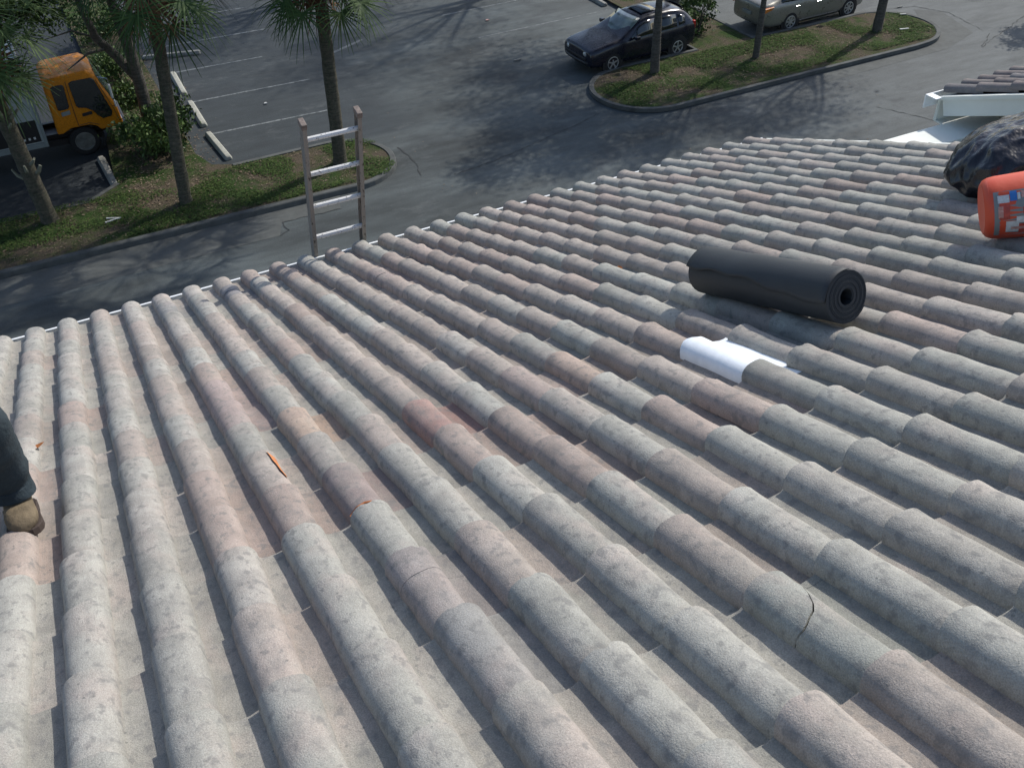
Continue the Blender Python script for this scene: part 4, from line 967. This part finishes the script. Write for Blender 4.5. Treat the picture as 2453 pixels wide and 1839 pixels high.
# forked broadleaf tree between truck and bays
rnd = random.Random(31); root = empty('forked_tree', (2.8, 20.4, G + .1), label='forked grey broadleaf tree with bare branches behind the palm trunk', cat='tree')
mb = MB(); mb.tube([(0, 0, -.1), (0, 0, .4), (.02, 0, 1.3), (-.02, -.1, 2.3), (-.12, -.25, 3.1), (-.2, -.4, 4.2), (-.5, -.4, 5.6)], [.20, .17, .16, .15, .12, .10, .05], 12)
mb.tube([(-.0, 0, 1.4), (-.35, .2, 2.0), (-.70, .3, 2.5), (-.85, .3, 3.4), (-1.0, .3, 4.8)], [.13, .12, .10, .085, .04], 10)
mb.tube([(-.02, -.05, 2.1), (.25, -.1, 3.2), (.35, 0, 4.6)], [.10, .08, .04], 8)
mb.tube([(-.45, .25, 2.2), (-1.0, .0, 2.25), (-1.6, -.2, 2.0)], [.045, .03, .012], 6); mb.tube([(-.7, .3, 2.5), (-1.2, .5, 2.7), (-1.9, .5, 2.6)], [.035, .025, .01], 6)
mb.build('trunk', M['bark'], root, smooth=True)
mb = MB()
for _ in range(14):
    limb_mb(mb, (-.3 + rnd.uniform(-.6, .5), -.2, rnd.uniform(4.0, 5.2)), (.9 + rnd.uniform(-2.6, 2.6), .7 + rnd.uniform(-2.2, 2.2), rnd.uniform(5, 6.8)), .05, .01, rnd)
mb.build('limbs', M['bark'], root, smooth=True)
mb = MB(); leaf_cloud(mb, (.9, .7, 6.1), 3.1, 26000, .06, rnd, .45, (.1, .6), clumps=80); mb.build('crown', M['leaf'], root, tint=True)  # leaves out of view, thickened and shifted off the trunk to shade the truck lot
tree('shade_tree', -3.2, 18.4, 5.0, 2.0, 'dark leafy tree whose crown fills the top left corner above the truck', 61, tr_r=.14, leaves=7000, lean=(2.7, .2), cz=4.9, squash=.6)
def shrub(x, y, rad, h, label, seed, count=2200, tone=(.1, 1.0), size=.055, name='shrub'):
    rnd = random.Random(seed); root = empty(name, (x, y, G + .1), label=label, cat='shrub', group='shrubs on the planted strips'); mb = MB()
    for k in range(9):
        a = rnd.uniform(0, 6.28); mb.tube([(0, 0, 0), (math.cos(a) * rad * .3, math.sin(a) * rad * .3, h * .5), (math.cos(a) * rad * .8, math.sin(a) * rad * .8, h * rnd.uniform(.7, 1.1))], [.02, .013, .006], 5)
    mb.build('stems', M['bark'], root); mb = MB(); leaf_cloud(mb, (0, 0, h * .55), rad, count, size, rnd, h / rad * .55, tone, 22); mb.build('foliage', M['leaf'], root, tint=True)
shrub(2.75, 18.9, .85, 1.25, 'leafy green shrub at the foot of the palm beside the truck bumper', 41, 4200, size=.06)
shrub(3.25, 19.9, .55, .9, 'leafy green shrub reaching out over the wheel stops', 46, 1800, size=.06)
shrub(2.55, 22.6, .6, .45, 'low shrub on the bare earth in front of the truck cab', 42, 1500)
shrub(2.35, 24.6, .7, .6, 'green shrub behind the forked tree above the truck cab', 43, 1800)
shrub(2.6, 28.2, .8, .8, 'yellowish shrub farther back along the planted strip', 44, 1500)
shrub(19.35, 18.9, .62, 1.35, 'sparse leggy shrub between the black and champagne cars', 45, 1700, tone=(.2, 1.1))
# little twig of another tree reaching in at the right edge
rnd = random.Random(51); root = empty('young_tree', (30.2, 14.6, G), label='young tree whose small dark leafy tip enters at the right edge', cat='tree')
mb = MB(); mb.tube([(0, 0, 0), (0, 0, 1.5), (-.2, 0, 2.6)], [.06, .05, .02], 8); mb.build('trunk', M['bark'], root, smooth=True)
mb = MB(); leaf_cloud(mb, (0, 0, 2.3), .8, 1500, .07, rnd, .9, (.1, .5), 18); mb.build('crown', M['leaf'], root, tint=True)

# ------------------------------------------------------------------ ground cover and litter
def inside(poly, x, y):
    c = False; n = len(poly)
    for k in range(n):
        x1, y1 = poly[k]; x2, y2 = poly[(k + 1) % n]
        if (y1 > y) != (y2 > y) and x < (x2 - x1) * (y - y1) / (y2 - y1) + x1: c = not c
    return c
def scatter(name, mat, areas, size, lift, seed, thr, kindlab, fs=.9, up=.35):
    rnd = random.Random(seed); mb = MB()
    for poly, (x0, x1, y0, y1), cnt in areas:
        k = 0; tries = 0
        while k < cnt and tries < cnt * 12:
            tries += 1; x = rnd.uniform(x0, x1); y = rnd.uniform(y0, y1)
            if not inside(poly, x, y): continue
            if noise.noise(Vector((x * fs, y * fs, seed))) < thr + rnd.uniform(-.15, .15): continue
            a = rnd.uniform(0, 6.28); s_ = size * rnd.uniform(.5, 1.3); b = Vector((math.cos(a), math.sin(a), rnd.uniform(-up, up))); c2 = Vector((-math.sin(a), math.cos(a), rnd.uniform(-up, up))); p = Vector((x, y, G + .115 + rnd.uniform(0, lift)))
            mb.add([p - b * s_, p + c2 * s_ * .5, p + b * s_, p - c2 * s_ * .5], [(0, 1, 2, 3)], rnd.random()); k += 1
    return tag(mb.build(name, mat, tint=True), kindlab, name.replace('_', ' '), kind='stuff')
in1 = [(x, y + .16 if y < 15 else y - .12) for x, y in isl1]
areas1 = (isl1, (-4, 7.8, 14.85, 17.1), 26000); areas2 = (isl2, (14.5, 26, 15.05, 17.6), 26000); areas3 = (isl1, (1.7, 3.6, 17, 31), 2600)
scatter('grass', M['grass'], [areas1, areas2, areas3], .026, .05, 3, .0, 'low patchy green grass and ground cover on the kerbed islands')
lit_poly = [(3.3, 16.6), (4.4, 17.2), (4.05, 18.5), (3.8, 21), (3.9, 26), (3.3, 30), (1.6, 30), (1.5, 17.2), (2, 16.4)]
rnd = random.Random(9)
scatter('leaf_litter', M['litter'], [(isl1, (-3, 7.6, 14.9, 17.1), 1500), (isl2, (14.6, 25.8, 15.1, 17.6), 1900), (isl1, (1.5, 3.5, 16, 30), 2600)], .032, .03, 6, -.25, 'scattered dry brown leaves on the planted ground')
mb = MB()
for _ in range(420):
    x = 3.55 + abs(rnd.gauss(0, .28)); y = rnd.uniform(17.2, 27); a = rnd.uniform(0, 6.28); s_ = rnd.uniform(.012, .035)
    b = Vector((math.cos(a), math.sin(a), .1)); c2 = Vector((-math.sin(a), math.cos(a), .1)); p = Vector((x, y, G + .02)); mb.add([p - b * s_, p + c2 * s_ * .6, p + b * s_, p - c2 * s_ * .6], [(0, 1, 2, 3)], rnd.random())
for _ in range(260):
    x = rnd.uniform(8, 26); y = rnd.uniform(9, 24); a = rnd.uniform(0, 6.28); s_ = rnd.uniform(.01, .028)
    b = Vector((math.cos(a), math.sin(a), .1)); c2 = Vector((-math.sin(a), math.cos(a), .1)); p = Vector((x, y, G + .02)); mb.add([p - b * s_, p + c2 * s_ * .6, p + b * s_, p - c2 * s_ * .6], [(0, 1, 2, 3)], rnd.random())
tag(mb.build('pavement_debris', M['litter'], tint=True), 'fine pale leaf debris on the asphalt', 'leaf debris', kind='stuff')
def scrap(x, y, pts, lab, mat=M['paper'], z=.02, name='litter_scrap'):
    mb = MB(); mb.prism(pts, 0, .025, lambda p, h: (p[0], p[1], h)); o = mb.build(name, mat, bevel=.004, loc=(x, y, G + z)); return tag(o, lab, 'litter')
scrap(1.05, 15.75, [(-.16, -.06), (.2, .02), (-.1, .17), (-.12, .14), (.11, .03), (-.17, -.02)], 'bent white plastic strip on the grass below the leaning palm', z=.14)
scrap(25.0, 15.9, [(-.14, .03), (.15, -.05), (.16, 0), (-.12, .09)], 'pale stick lying on the island under the end tree', z=.14)
scrap(25.9, 16.9, [(-.08, .05), (.1, -.04), (.12, 0), (-.06, .09)], 'pale scrap near the curved kerb at the far island end', z=.14)
scrap(26.6, 17.75, [(-.1, 0), (.1, -.04), (.1, .02), (-.06, .05)], 'pale scrap on the asphalt beyond the far island end', M['stop_old'])
scrap(6.0, 20.7, [(-.04, -.03), (.05, -.02), (.03, .05), (-.03, .04)], 'small pinkish scrap on the bay line left of the palm')
scrap(14.3, 23.6, [(-.06, -.03), (.07, -.02), (.03, .05), (-.04, .04)], 'small pink scrap at the top of the lot left of the hatchback', M['label_pink'])
scrap(13.6, 20.0, [(-.12, -.02), (.12, -.02), (.12, .03), (-.12, .03)], 'pale flat scrap in front of the black hatchback', M['stop_old'])
